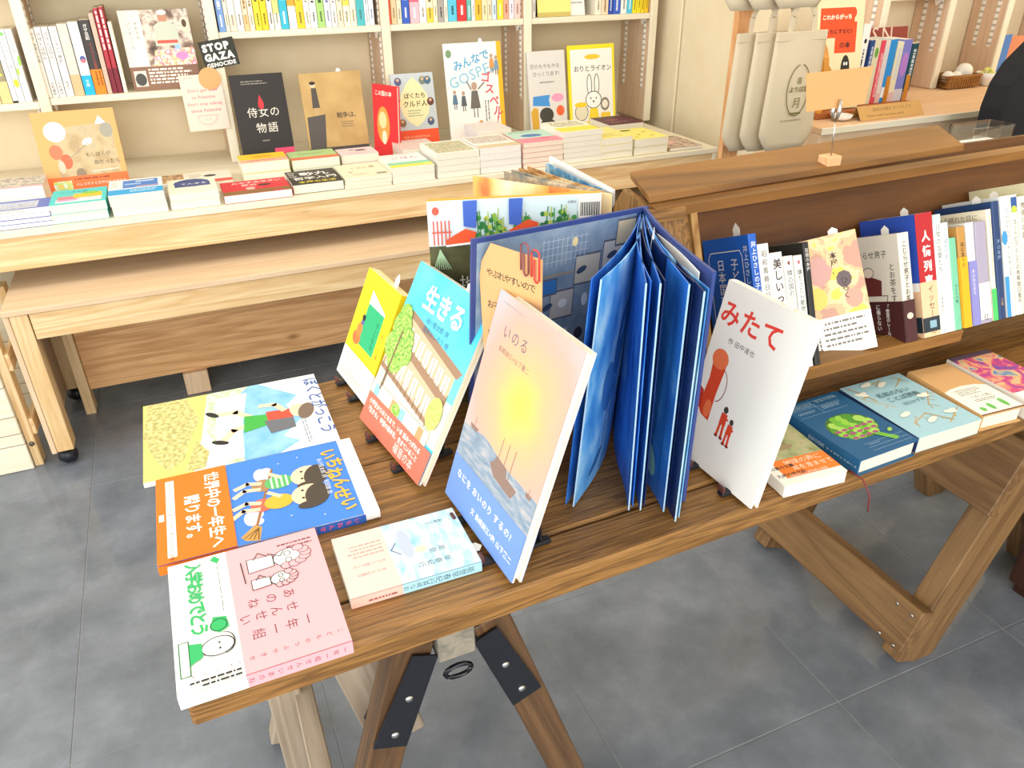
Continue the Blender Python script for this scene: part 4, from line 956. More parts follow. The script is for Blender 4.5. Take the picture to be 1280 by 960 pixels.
# illustrated cover leaning across the others
def f_hiraku(p):
    p.rect(0, 0, 1, 1, mott('hiraku', [(0.3, '#c99a86'), (0.42, '#ddb88c'), (0.5, '#e8cfa0'), (0.58, '#efd25c'), (0.68, '#a8b4a8')], 26, 3, 0.5, interp='CONSTANT', dist=0.4))
    for a, b, r, c in ((0.35, 0.72, 0.2, '#cf9f96'), (0.7, 0.62, 0.12, '#6a5a5e'), (0.62, 0.80, 0.14, '#e6c89a'), (0.25, 0.50, 0.16, '#eccb66'), (0.8, 0.45, 0.14, '#e2a08c')): p.ell(a, b, r, r*0.6, C(c), 9)
    p.text('本屋、', 0.60, 0.86, 0.12, C('#4a3e34'), vert=True, bold=0.012, sp=0.95); p.text('ひらく', 0.70, 0.64, 0.12, C('#4a3e34'), vert=True, bold=0.012, sp=0.95)
    p.rect(0, 0, 1, 0.33, C('#f3f1ea')); p.dash(0.25, 0.06, 0.92, 0.29, 5, C('#7a746c')); p.dash(0.04, 0.04, 0.18, 0.30, 2, C('#7a746c'), True)
n_ = V3((0, -math.cos(th), math.sin(th)))
def hitp(px, P0, n): r = ray(px); return CAM + r*((P0-CAM).dot(n)/r.dot(n))
nh = V3((-0.42, -math.cos(th), math.sin(th)+0.06)).normalized(); PH = hitf((1097, 433)) + DN*0.002
bl, br, tl = hitp((1016, 452), PH, nh), hitp((1097, 433), PH, nh), hitp((1008, 300), PH, nh)
Uh = br-bl; Vh = tl-bl; Vh = Vh - Uh*(Vh.dot(Uh)/Uh.dot(Uh))
book(bl, Uh, Vh, Uh.length, 0.175, 0.011, 'book with a patchwork pastel cover and white band, leaning in the wooden box', '#e0c89a', 'paperback_book', 'R', front=f_hiraku, band=0.33, bandc='#f3f1ea', slip=0.01)
def f_koji(p):
    p.rect(0, 0, 1, 1, C('#e6dfd0')); p.text('こじらせ男子', 0.10, 0.80, 0.115, INK, bold=0.005); p.text('とお茶をする', 0.86, 0.74, 0.115, INK, vert=True, bold=0.005)
    p.ell(0.42, 0.66, 0.10, 0.05, C('#f0e0d0')); p.ring(0.42, 0.66, 0.10, 0.05, 0.01, INK, 14); p.poly([(0.2, 0.44), (0.64, 0.44), (0.66, 0.58), (0.5, 0.615), (0.34, 0.615), (0.2, 0.56)], C('#6a3030')); p.line([(0.15, 0.44), (0.75, 0.44), (0.72, 0.36)], 0.01, INK)
    p.rect(0, 0, 1, 0.385, C('#4a2426')); 
    for k, s in enumerate(('『安定のレール』', 'に乗らない', '生存戦略')): p.text(s, 0.72-k*0.17, 0.36, 0.085, WHITE, vert=True, sp=0.95, bold=0.01)
inbox(1121, 1136, 292, 'cream book with a man in a maroon sweater on its cover, maroon band', '#e6dfd0', f_koji, lambda p: (p.text('こじらせ男子とお茶をする', 0.5, 0.93, 0.45, INK, vert=True), p.rect(0, 0, 1, 0.385, C('#4a2426')), p.ell(0.5, 0.24, 0.28, 0.03, C('#d8c8b8'))), band=0.385, bandc='#4a2426', slip=0.014)
def f_ninjo(p): p.rect(0, 0, 1, 1, C('#2f52b4')); p.rect(0, 0, 1, 0.45, C('#f0c49c')); p.rect(0, 0.38, 1, 0.45, WHITE); p.rect(0, 0.04, 1, 0.17, C('#26343c')); p.text('人情', 0.4, 0.22, 0.11, INK)
inbox(1142, 1164, 268, 'thick book with red spine, blue cover and peach band, in the wooden box', '#2f52b4', f_ninjo,
      lambda p: (p.rect(0, 0, 1, 1, C('#b8242c')), p.text('人情列車', 0.55, 0.86, 0.5, WHITE, vert=True, bold=0.03, sp=1.3), p.rect(0, 0, 1, 0.45, C('#f0c49c')), p.text('イッセー尾形', 0.6, 0.42, 0.4, INK, vert=True, sp=1.0), p.rect(0, 0.04, 1, 0.16, C('#26343c')), p.rect(0.4, 0.07, 0.8, 0.13, C('#8ab0c0'))), band=0.45, bandc='#f0c49c', slip=0.012)
inbox(1164.5, 1175, 269, 'white paperback with green-tinted head and black spine lettering, in the wooden box', '#eef0ea', None, lambda p: (p.rect(0, 0.93, 1, 1, C('#c2ddd2')), p.text('日常の言葉たち', 0.58, 0.92, 0.62, C('#4a5450'), vert=True, sp=1.05), p.text('小津夜景訳', 0.45, 0.34, 0.35, C('#6a7470'), vert=True)))
inbox(1175.5, 1185, 279, 'pale blue-white paperback with fine spine lettering, in the wooden box', '#e3e9ec', None, st('ことばの番人', '#6a8494', 0.5))
inbox(1186, 1195, 298, 'short mint green paperback in the wooden box', '#79c4a0', None, st('ひとりの夜', '#2f6a50', 0.4, 0.5))
inbox(1195.5, 1206, 284, 'kraft brown paperback with an orange lower band, in the wooden box', '#bf8f4a', None, st('はじまりの', '#5a3c14', 0.45, 0.85, lo='#f6b21e', loh=0.70), band=0.70, bandc='#f6b21e')
inbox(1206.5, 1217, 279, 'white paperback with a violet lower band, in the wooden box', '#e9e8e6', None, lambda p: (p.rect(0, 0, 1, 0.63, C('#8a8ac8')), p.text('本のある日々', 0.5, 0.55, 0.4, C('#e0e0f0'), vert=True)), band=0.63, bandc='#8a8ac8')
inbox(1217.5, 1232, 278, 'greyish purple paperback with a white lower band, in the wooden box', '#a9a2b6', None, lambda p: (p.rect(0, 0.04, 1, 0.40, C('#f6f5f2')), p.text('社', 0.5, 0.10, 0.5, INK, vert=True)))
inbox(1232.5, 1239, 262, 'cream book with a green strip at the spine foot, in the wooden box', '#f1ead2', lambda p: p.text('ある晴れた日に', 0.15, 0.92, 0.10, C('#6a6048')), lambda p: (p.rect(0, 0, 1, 0.29, C('#4fc86a')), p.dash(0.4, 0.32, 0.6, 0.95, 1, C('#8a8470'), True)))
inbox(1239.5, 1249, 252, 'tall navy hardback with gilt spine lettering, in the wooden box', '#24406e', None, st('海の本屋', '#8aa4c4', 0.5, 0.68, s2='文庫', loh=0.2, c2='#c0a060'), hard=True, slip=0.012)
inbox(1249.5, 1261, 246, 'white book with bright blue splashes on its spine, in the wooden box', '#e8ecea', None, lambda p: (p.ell(0.25, 0.66, 0.3, 0.06, C('#3f9ad8')), p.rect(0, 0.0, 0.45, 0.34, C('#3f9ad8')), p.text('フィルトゥアンメンセザンヌ', 0.62, 0.90, 0.42, C('#5a5a58'), vert=True)))
inbox(1261.5, 1271, 244, 'white paperback with a blue and green patch at the spine head', '#ecead8', None, lambda p: (p.rect(0.1, 0.86, 0.9, 0.98, C('#2f5a9a')), p.ell(0.5, 0.88, 0.38, 0.03, C('#c0d84a')), p.text('ユートピアとしての本屋', 0.5, 0.80, 0.55, INK, vert=True), p.text('関口竜平', 0.5, 0.28, 0.55, INK, vert=True)), slip=0.01)
inbox(1271.5, 1284, 246, 'ivory paperback with grey spine lettering at the end of the row', '#efe9d4', None, st('夜明けの話', '#7a7464', 0.5))
inbox(1284.5, 1300, 228, 'tall pale khaki book at the far end of the box row', '#d6d2ae', None, None)

# ================================================================== BOOKS LYING IN FRONT OF THE BOX
def flatb(tl, tr, br, bl, t, label, cover, front, z=TZ+0.0006, **k):
    c, X, Y, lx_, ly_ = flat4(tl, tr, br, bl, z+t)
    return book(c - X*lx_/2 - Y*ly_/2, X, Y, lx_, ly_, t, label, cover, front=front, **k)
def f_nature(p):
    p.rect(0, 0, 1, 1, mott('meadow', [(0.3, '#7a7c50'), (0.45, '#a3aa78'), (0.6, '#b9b28a'), (0.75, '#8a8f60')], 45, 5)); p.ell(0.5, 0.6, 0.2, 0.05, C('#a08a68'))
    p.rect(0, 0, 1, 0.40, C('#f6f1e6')); p.rect(0.14, 0.10, 1, 0.40, C('#f2802a')); p.text('地球の声に', 0.30, 0.30, 0.12, C('#fbe8d0')); p.text('耳を澄ませて', 0.34, 0.20, 0.11, C('#fbe8d0')); p.text('大切なことばを紡ぐ記録', 0.20, 0.11, 0.055, WHITE)
    for k, s in enumerate(('新装の文庫', '九州の年代記')): p.text(s, 0.03, 0.26-k*0.13, 0.075, INK, bold=0.02)
flatb((903, 547), (978, 530), (1066, 586), (990, 605), 0.018, 'nature photo book with an orange band at the front edge of the table', '#efece2', f_nature, name='paperback_book', spine='L', pages='#f3f0e6', hard=False, bandlabel=None)
def f_arti(p):
    p.rect(0, 0, 1, 1, C('#215a84')); ln = C('#9ab8cc')
    for b in (0.955, 0.86, 0.74): p.line([(0.05, b), (0.85, b)], 0.005, ln)
    p.line([(0.45, 0.74), (0.45, 0.98)], 0.005, ln); p.text('Vegetable', 0.08, 0.91, 0.085, ln); p.text('Dictionary', 0.08, 0.875, 0.085, ln); p.text('野菜の辞典', 0.52, 0.91, 0.075, ln); p.dash(0.5, 0.78, 0.85, 0.84, 3, ln); p.dash(0.08, 0.78, 0.4, 0.82, 2, ln)
    gs = [C('#6fb43c'), C('#93cc4a'), C('#4f9430'), C('#a7d460')]
    p.ell(0.50, 0.44, 0.36, 0.21, C('#4a7a30'), 22)
    for r in range(5):
        b = 0.30+r*0.07; n = [4, 5, 6, 5, 3][r]; span = [0.22, 0.30, 0.33, 0.27, 0.15][r]
        for k in range(n):
            a = 0.5 + span*((k+0.5)/n*2-1); p.ell(a, b, 0.075, 0.062, gs[(k+r) % 4], 7, rot=90)
            if r < 3: p.ell(a, b-0.025, 0.05, 0.02, C('#a8507c'), 8)
    p.poly([(0.60, 0.24), (0.68, 0.26), (0.84, 0.12), (0.76, 0.09)], C('#6fb43c')); p.ell(0.86, 0.24, 0.05, 0.02, C('#9cc858'), rot=30)
    for b in (0.16, 0.10, 0.05): p.line([(0.3, b), (0.95, b)], 0.005, ln)
    p.dash(0.35, 0.12, 0.6, 0.14, 1, ln)
flatb((978, 508), (1047, 489), (1146, 549), (1072, 578), 0.026, 'dark blue cloth-look book with a green artichoke on its cover', '#215a84', f_arti, name='hardcover_book', spine='L', hard=True, sp=lambda p: p.text('野菜の辞典 Vegetable', 0.5, 0.6, 0.5, C('#b8ccd8'), vert=True, sp=0.9))
def f_namae(p):
    p.rect(0, 0, 1, 1, C('#a3cbd6')); br_ = C('#c9a258')
    random.seed(11)
    for (a, b, dx, dy) in ((0.05, 0.75, 0.25, -0.25), (0.2, 0.2, 0.3, 0.1), (0.6, 0.08, 0.3, 0.14), (0.95, 0.6, -0.25, -0.2), (0.9, 0.9, -0.2, -0.1), (0.1, 0.95, 0.1, -0.3), (0.5, 0.3, 0.2, -0.2), (0.3, 0.9, 0.3, 0.05)):
        p.line([(a, b), (a+dx, b+dy)], 0.012, br_)
        for k in range(5):
            t = random.random(); x, y = a+dx*t, b+dy*t; p.line([(x, y), (x+random.uniform(-0.12, 0.12), y+random.uniform(-0.08, 0.08))], 0.008, br_)
    for a, b in ((0.12, 0.80), (0.55, 0.88), (0.80, 0.55), (0.25, 0.35), (0.80, 0.22), (0.45, 0.18), (0.35, 0.93)): p.ell(a, b, 0.09, 0.03, C('#f2eede'), 10, rot=random.uniform(-30, 30)); p.ell(a+0.05, b+0.02, 0.05, 0.02, C('#f2eede'), 8)
    p.text('名前のない', 0.26, 0.68, 0.105, C('#4a6a78'), bold=0.005); p.text('ことば辞典', 0.30, 0.58, 0.105, C('#4a6a78'), bold=0.005); p.text('出口かずみ', 0.42, 0.48, 0.07, C('#4a6a78'))
flatb((1048, 486), (1122, 467), (1229, 523), (1150, 548), 0.024, 'pale blue book patterned with flowering twigs, lying beside the artichoke book', '#a3cbd6', f_namae, name='paperback_book', spine='L', hard=False, sp=lambda p: p.rect(0, 0, 1, 1, C('#2a3f6c')), pages='#efe6cf')
def f_kraft(p):
    p.rect(0, 0, 1, 1, KRAFT); p.poly([(0, 0), (1, 0), (1, 0.48), (0.8, 0.53), (0.5, 0.55), (0.2, 0.53), (0, 0.49)], C('#f3f0e4'))
    p.text('「ぼくと畑」', 0.3, 0.30, 0.09, INK); p.dash(0.2, 0.36, 0.8, 0.48, 4, C('#8a867a')); p.dash(0.3, 0.22, 0.8, 0.27, 2, C('#6a665a'))
    for a, b, h_ in ((0.2, 0.10, 0.05), (0.42, 0.12, 0.08), (0.75, 0.14, 0.10)): p.ell(a, b, 0.06, h_*0.8, C('#6fbf5c'), 10); p.line([(a, b), (a, b-h_*0.8)], 0.01, C('#4a9a40'))
    p.rect(0, 0, 1, 0.02, C('#7a4a34'))
flatb((1130, 466), (1182, 455), (1284, 506), (1234, 519), 0.026, 'kraft-covered book with green sprouts on a white panel, lying on the table', '#cfa56c', f_kraft, name='paperback_book', spine='L', hard=True)
def f_colour(p):
    p.rect(0, 0, 1, 1, mott('carnival', [(0.25, '#3a5aa8'), (0.36, '#8a4aa0'), (0.45, '#d0407c'), (0.52, '#e8a07c'), (0.58, '#d8c08a'), (0.66, '#5a8ab8'), (0.78, '#b04a8c')], 38, 5, 0.45, dist=1.2)); p.rect(0, 0, 1, 0.22, C('#f4f1ea')); p.rect(0, 0.93, 1, 1, C('#5a4a5c'))
    p.text('こえ', 0.1, 0.10, 0.09, INK)
flatb((1189, 448), (1238, 436), (1340, 492), (1287, 506), 0.030, 'book with a swirling magenta and blue painted cover at the end of the row', '#e6e0d4', f_colour, name='paperback_book', spine='L', pages='#efe6cf')

# ================================================================== WALL SHELVES: ROWS OF SPINES
ORD = 'first second third fourth fifth sixth seventh eighth ninth tenth eleventh twelfth thirteenth fourteenth fifteenth sixteenth seventeenth eighteenth nineteenth twentieth'.split() + ['twenty-'+o for o in 'first second third fourth fifth sixth seventh eighth ninth'.split()]
SYF = 2.815
def spineout(x0, x1, z0, h, label, cover, sp=None, y=SYF, wd=0.13, **k):
    return book(V3((x1-0.0004, y, z0+0.0006)), AY, AZ, wd, h, x1-x0-0.0008, label, cover, 'paperback_book', 'L', sp=sp, **k)
def marks(c='#6a6a6a', lo=None, loh=0.3, hi=None):
    def f(p):
        if hi: p.rect(0, 1-0.2, 1, 1, C(hi))
        if lo: p.rect(0, 0, 1, loh, C(lo))
        p.dash(0.3, 0.35, 0.72, 0.95, 1, C(c), True, 1.0); p.dash(0.38, 0.05, 0.62, 0.26, 1, C(c), True, 1.0)
    return f
def row(edges, z0, ypx, where, base_i=0):
    for i, (p0, p1, nm, col, ink, lo, h) in enumerate(edges):
        x0, x1 = gy((p0, ypx), SYF).x, gy((p1, ypx), SYF).x
        spineout(x0, x1, z0, h, '%s book, %s %s' % (nm, ORD[i+base_i], where), col, marks(ink, lo, random.choice((0.25, 0.35, 0.45))))
def z2(l): return [(240+a/4, 240+b/4, *r) for a, b, *r in l]
row(z2([(132, 168, 'sky blue and white', '#7ea6e0', '#f4f6fa', None, 0.185), (169, 190, 'cream', '#efe6d2', '#8a8070', None, 0.188), (191, 226, 'ivory', '#f2ecdc', '#8a8070', '#e6d8c0', 0.182), (227, 262, 'white', '#f6f3ea', '#7a7468', None, 0.188), (263, 289, 'peach', '#f4d8b4', '#a07848', '#f0c08a', 0.18), (290, 317, 'pale cream', '#f3e8cc', '#90805c', None, 0.176), (319, 352, 'lemon yellow', '#f7e23c', '#6a6428', None, 0.19), (353, 386, 'golden yellow', '#f4d22a', '#5a541c', None, 0.186), (387, 414, 'grey and white', '#e4e2dc', '#3c3c3c', None, 0.19), (415, 446, 'pale yellow', '#f2e48a', '#7a7030', '#f4f0e0', 0.184), (447, 488, 'turquoise', '#37b6d0', '#e8f4f6', None, 0.2), (489, 528, 'orange and white', '#f2a43c', '#fdf6ea', '#f8f2e2', 0.19), (529, 567, 'white and yellow', '#f4e9a8', '#6a6440', '#f0c830', 0.184), (568, 597, 'white with yellow head', '#f8f4e2', '#8a8468', None, 0.188), (598, 632, 'plain white', '#f7f5ee', '#4c4c4c', None, 0.178), (633, 670, 'apple green', '#a8cf7a', '#3f5a2c', None, 0.184), (671, 702, 'pale lilac', '#e6e6f0', '#7078a0', None, 0.19), (703, 732, 'off-white', '#f3efe4', '#8a8478', None, 0.18), (733, 762, 'beige', '#ede0c4', '#8a7a5c', None, 0.186), (763, 796, 'mustard yellow', '#f2d460', '#7a6a24', '#f6efd6', 0.176), (797, 828, 'vanilla', '#f4ead0', '#8a7c58', None, 0.19), (829, 868, 'teal-footed white', '#dcebe8', '#4a7a7c', '#4fb4bc', 0.188), (869, 890, 'thin white', '#f2f4f4', '#7c8a98', None, 0.182), (891, 916, 'bluish white', '#e4eaf0', '#6c7c98', None, 0.19)]), SH[2], 33, 'from the STOP card, above the black novel')
def z3(l): return [(460+a/3.556, 460+b/3.556, *r) for a, b, *r in l]
row(z3([(72, 104, 'vermilion and green', '#e8683c', '#f6e8d8', '#e8683c', 0.185), (105, 130, 'sand', '#e0cda4', '#8a7850', None, 0.19), (131, 152, 'light sand', '#ecdfc2', '#8a7c60', None, 0.18), (153, 187, 'royal blue', '#3a62c0', '#e8ecf8', None, 0.19), (188, 230, 'rose pink', '#e86a84', '#fdf0f0', '#f4b8c4', 0.186), (231, 262, 'white', '#f8f5ee', '#8a847c', None, 0.184), (263, 292, 'white and yellow', '#f6ecc4', '#7a7040', '#f0cc4a', 0.18), (293, 312, 'cream', '#efe4c8', '#8a7c5c', None, 0.19), (313, 340, 'charcoal and grey', '#a8a49c', '#3c3a38', None, 0.178), (341, 357, 'ivory', '#f2ead8', '#8a8068', None, 0.186), (358, 397, 'cyan', '#5ec4e0', '#2c4a58', None, 0.188), (398, 440, 'scarlet', '#da3a3c', '#fbeeea', None, 0.192), (441, 461, 'sea green', '#6ab8b0', '#e8f4f0', None, 0.18), (462, 478, 'thin white', '#f4f2ec', '#7c7870', None, 0.186), (479, 507, 'amber', '#f2bc3c', '#6a5014', None, 0.188), (508, 532, 'pale cream', '#f2ead2', '#8a805c', '#e8dcb0', 0.182), (533, 552, 'beige', '#ead8b8', '#8a7450', None, 0.186), (553, 573, 'pale blue', '#cfe0ec', '#5c7488', None, 0.18), (574, 602, 'deep blue', '#3f68c4', '#f0f0d0', '#f0d83c', 0.19), (603, 627, 'salmon', '#eca88c', '#7a4434', None, 0.186), (628, 650, 'lilac-white', '#ece4ee', '#8a7a90', None, 0.188), (651, 678, 'pale pink', '#f2ccc4', '#98605c', None, 0.184)]), SH[3], 25, 'counting from the vermilion end, above the songbook')
row(z3([(712, 731, 'white', '#f2efe8', '#6c6a66', None, 0.185), (732, 746, 'grey-white', '#e6e4de', '#6c6a66', None, 0.19)]), SH[4], 17, 'before the magazines on the top shelf')
row(z3([(1010, 1037, 'cream', '#f0e8d4', '#8a8068', None, 0.18), (1038, 1068, 'peach', '#f2d8b8', '#8a6c48', None, 0.186), (1069, 1088, 'navy blue', '#2f4ea8', '#e8ecf6', None, 0.186), (1089, 1122, 'cobalt', '#3a62c8', '#e8ecf6', None, 0.19), (1123, 1150, 'white', '#f6f4ee', '#7c7870', None, 0.184), (1151, 1174, 'aqua', '#56c4e4', '#f0f6f8', None, 0.18), (1175, 1194, 'lemon', '#f6e430', '#6a6424', None, 0.188), (1195, 1212, 'canary yellow', '#f4de2a', '#6a6424', None, 0.19), (1213, 1229, 'gold', '#f2d428', '#6a6424', None, 0.186), (1230, 1246, 'deep yellow', '#f0cc26', '#6a6424', None, 0.19)]), SH[4], 15, 'after the magazines on the top shelf')
# dark and yellow magazines leaning on that shelf
xa, xb = gy((672, 14), 2.80).x, gy((720, 12), 2.80).x
book(V3((xa+0.005, 2.85, SH[4]+0.001)), V3((1, 0, 0)), V3((0, 0.16, 1)), 0.14, 0.20, 0.006, 'black magazine leaning behind the yellow one on the top shelf', '#2a2622', 'magazine', 'L', cat='magazine')
book(V3((xa+0.012, 2.822, SH[4]+0.001)), V3((1, 0, 0)), V3((0, 0.16, 1)), 0.135, 0.18, 0.006, 'pale yellow magazine leaning on the top shelf', '#f2e486', 'magazine', 'L', cat='magazine', front=lambda p: (p.rect(0, 0, 1, 0.08, C('#c8b468')), p.dash(0.1, 0.5, 0.8, 0.8, 4, C('#a89848'))))
book(V3((xa+0.150, 2.830, SH[4]+0.001)), V3((1, 0.05, 0.0)), V3((0, 0.2, 1)), 0.062, 0.16, 0.005, 'white leaflet pack leaning beside the pale yellow magazine', '#f0eee8', 'leaflet', 'L', cat='leaflet', front=lambda p: p.dash(0.1, 0.2, 0.9, 0.9, 8, C('#a8a49c')))

# left bays
def z8(l): return [(a/6.856, b/6.856, *r) for a, b, *r in l]
def lt(s, c='#4c4844', size=0.62, **k): return st(s, c, size, **k)
LB = z8([(388, 442, 'white paperback with a tall pale title, first along the lower shelf', '#f5f2ea', lt('ガザ 停戦への道', '#9a9288', 0.66), 0.190), (444, 503, 'white paperback with pale grey title, beside the tall-title paperback', '#f3f0ea', lt('ガザとは何か', '#7a746c', 0.7, top=0.93, s2='大和書房', loh=0.25), 0.194), (505, 563, 'second copy of the white pale-grey-title paperback, further from the upright', '#f4f1eb', lt('ガザとは何か', '#7a746c', 0.7, top=0.93, s2='大和書房', loh=0.25), 0.194), (567, 637, 'white paperback with smaller black spine lettering on the lower shelf', '#f5f2ec', lt('パレスチナの歴史', '#6a6258', 0.5, s2='皓星社', loh=0.25), 0.194), (640, 728, 'stone grey paperback with a tan foot on the lower shelf', '#d6d0c4', lambda p: (p.rect(0, 0, 1, 0.30, C('#dcb88c')), p.ell(0.5, 0.78, 0.2, 0.02, C('#efece4'))), 0.200), (733, 822, 'white paperback with a cyan band and a blue-red dot', '#f2f1f0', lambda p: (p.text('ガザの光', 0.62, 0.95, 0.34, C('#5a6c9a'), vert=True), p.ell(0.62, 0.50, 0.3, 0.045, C('#4a64a8')), p.ell(0.62, 0.475, 0.26, 0.03, C('#d07880')), p.rect(0, 0, 1, 0.275, C('#22b2e6')), p.text('文庫', 0.5, 0.22, 0.4, C('#e6f6fc'), vert=True)), 0.204), (825, 922, 'black book with white and red lettering and an orange band', '#3a3634', lambda p: (p.text('ガザ日記', 0.5, 0.95, 0.36, C('#f2ede6'), vert=True, bold=0.02), p.text('ジェノサイドの記録', 0.6, 0.70, 0.26, C('#d8543c'), vert=True), p.rect(0, 0, 1, 0.345, C('#f48a24')), p.dash(0.2, 0.05, 0.85, 0.32, 2, C('#8a3c10'), True)), 0.208)])
for p0, p1, lab, col, f, h in LB: spineout(gy((p0, 117), SYF).x, gy((p1, 117), SYF).x, SH[1], h, lab, col, f)
x = gy((134.6, 116), SYF).x; x2 = gy((141, 116), SYF).x
spineout(x, x2, SH[1], 0.225, 'thin dusty-pink booklet beside the dark red booklets', '#d8b4a0', None, wd=0.16)
for k, (p0, p1) in enumerate(((141.6, 147.6), (148, 154))):
    spineout(gy((p0, 116), SYF).x, gy((p1, 116), SYF).x, SH[1], 0.238+0.003*k, 'dark red booklet with white lettering, %s on the lower shelf' % ('beside the pink one' if k == 0 else 'beside the cream one'), '#b03440', lambda p: (p.rect(0, 0, 1, 0.3, C('#7c2434')), p.dash(0.3, 0.35, 0.7, 0.97, 1, C('#f2d8d4'), True, 1.0)), wd=0.16)
spineout(gy((155, 115), SYF).x, gy((160, 115), SYF).x, SH[1], 0.20, 'thin cream booklet beside the photo book', '#f3ecd4', st('パレスチナ', '#8a8068', 0.5))
# bay further left
for p0, p1, lab, col, f, h in z8([(-120, 2, 'olive and cream book at the far end of the end bay', '#d8ca9c', lambda p: p.rect(0, 0.5, 1, 1, C('#6a6440')), 0.19), (4, 100, 'tan-footed dark book in the end bay', '#9a9070', lambda p: (p.rect(0, 0, 1, 0.32, C('#e6c88c')), p.ell(0.6, 0.42, 0.2, 0.02, C('#f0d850'))), 0.19), (102, 148, 'white paperback with a blue upper corner in the end bay', '#f0f1f2', lambda p: (p.rect(0, 0.8, 0.5, 1, C('#4a7cc4')), p.text('ホスチヤの光', 0.5, 0.8, 0.6, C('#5a7ca8'), vert=True), p.rect(0, 0.0, 1, 0.03, INK)), 0.195), (149, 208, 'white paperback with a green dot and a yellow patch on its spine', '#f4f3ee', lambda p: (p.ell(0.5, 0.94, 0.3, 0.025, C('#7ac46a')), p.text('ホスチナザールとの暦', 0.5, 0.90, 0.5, C('#5a6a7a'), vert=True), p.ell(0.5, 0.27, 0.4, 0.06, C('#f0d83c'))), 0.2), (210, 272, 'white paperback with green brush strokes beside the end-bay upright', '#f5f5ee', lambda p: (p.poly([(0.6, 0.6), (1, 0.66), (1, 0.52), (0.7, 0.5)], C('#9ad858')), p.poly([(0, 0.46), (0.4, 0.48), (0.3, 0.36), (0, 0.4)], C('#b2e04a')), p.text('もえあがる緑という名の', 0.5, 0.95, 0.5, C('#6a7468'), vert=True)), 0.2)]):
    spineout(gy((p0, 122), SYF).x, min(gy((p1, 122), SYF).x, UX[0]-0.001), SH[0], h, lab, col, f)

# ================================================================== COVERS FACING OUT
def faceout(tl, tr, ytop, z0, ln_, t, label, cover, front, name='book', hard=False, spine='L', h=None, skew=0.0, **k):
    a, b = gy(tl, ytop), gy(tr, ytop); zt = (a.z+b.z)/2
    return book(V3((a.x, ytop-ln_, z0)), V3((b.x-a.x, skew, 0)), V3((0, ln_, zt-z0)), b.x-a.x, V3((0, ln_, zt-z0)).length, t, label, cover, name, spine, hard, front=front, **k)
def f_photo(p):
    p.rect(0, 0, 1, 1, C('#e6e2d8')); p.rect(0.30, 0.30, 1, 1, mott('market', [(0.3, '#4a3c34'), (0.42, '#8a7060'), (0.52, '#cfc0ae'), (0.6, '#e6dccc'), (0.7, '#6a5c4c')], 30, 4, 0.45))
    p.ell(0.62, 0.90, 0.07, 0.065, C('#c08a6c')); p.ell(0.62, 0.96, 0.075, 0.03, C('#e6e0d8')); p.poly([(0.45, 0.55), (0.82, 0.55), (0.80, 0.80), (0.68, 0.85), (0.56, 0.85), (0.47, 0.80)], C('#c6ccb8'))
    p.ell(0.93, 0.80, 0.07, 0.10, C('#dfd2b8')); p.ell(0.92, 0.82, 0.035, 0.05, C('#5a4434')); p.poly([(0.42, 0.50), (0.98, 0.52), (1, 0.30), (0.36, 0.30)], mott('sweets', [(0.32, '#e8a0b8'), (0.42, '#f2dcd8'), (0.5, '#f0d890'), (0.58, '#e86a9c'), (0.68, '#f6eee4')], 60, 3, 0.5))
    p.ell(0.80, 0.42, 0.09, 0.05, C('#e88ac0')); p.rect(0.72, 0.50, 0.80, 0.56, C('#9ac0e8')); p.rect(0.48, 0.58, 0.78, 0.62, C('#cf5a4c'))
    p.text('それでも', 0.22, 0.86, 0.055, C('#6a665c'), vert=True, sp=1.2); p.text('パンをつくる', 0.12, 0.86, 0.055, C('#8a867c'), vert=True, sp=1.2)
    p.rect(0, 0, 1, 0.30, C('#8a6650')); p.rect(0.04, 0.05, 0.22, 0.25, C('#d8d0c4')); p.ell(0.13, 0.14, 0.08, 0.08, C('#4a4844')); p.dash(0.26, 0.06, 0.96, 0.27, 5, C('#f0e6d8'), th=0.55)
faceout((145, 12), (233, 12), 2.86, SH[1]+0.001, 0.035, 0.016, 'photo book with a market stall on its cover and a brown band, facing out', '#e6e2d8', f_photo, 'hardcover_book', band=0.30, bandc='#8a6650')
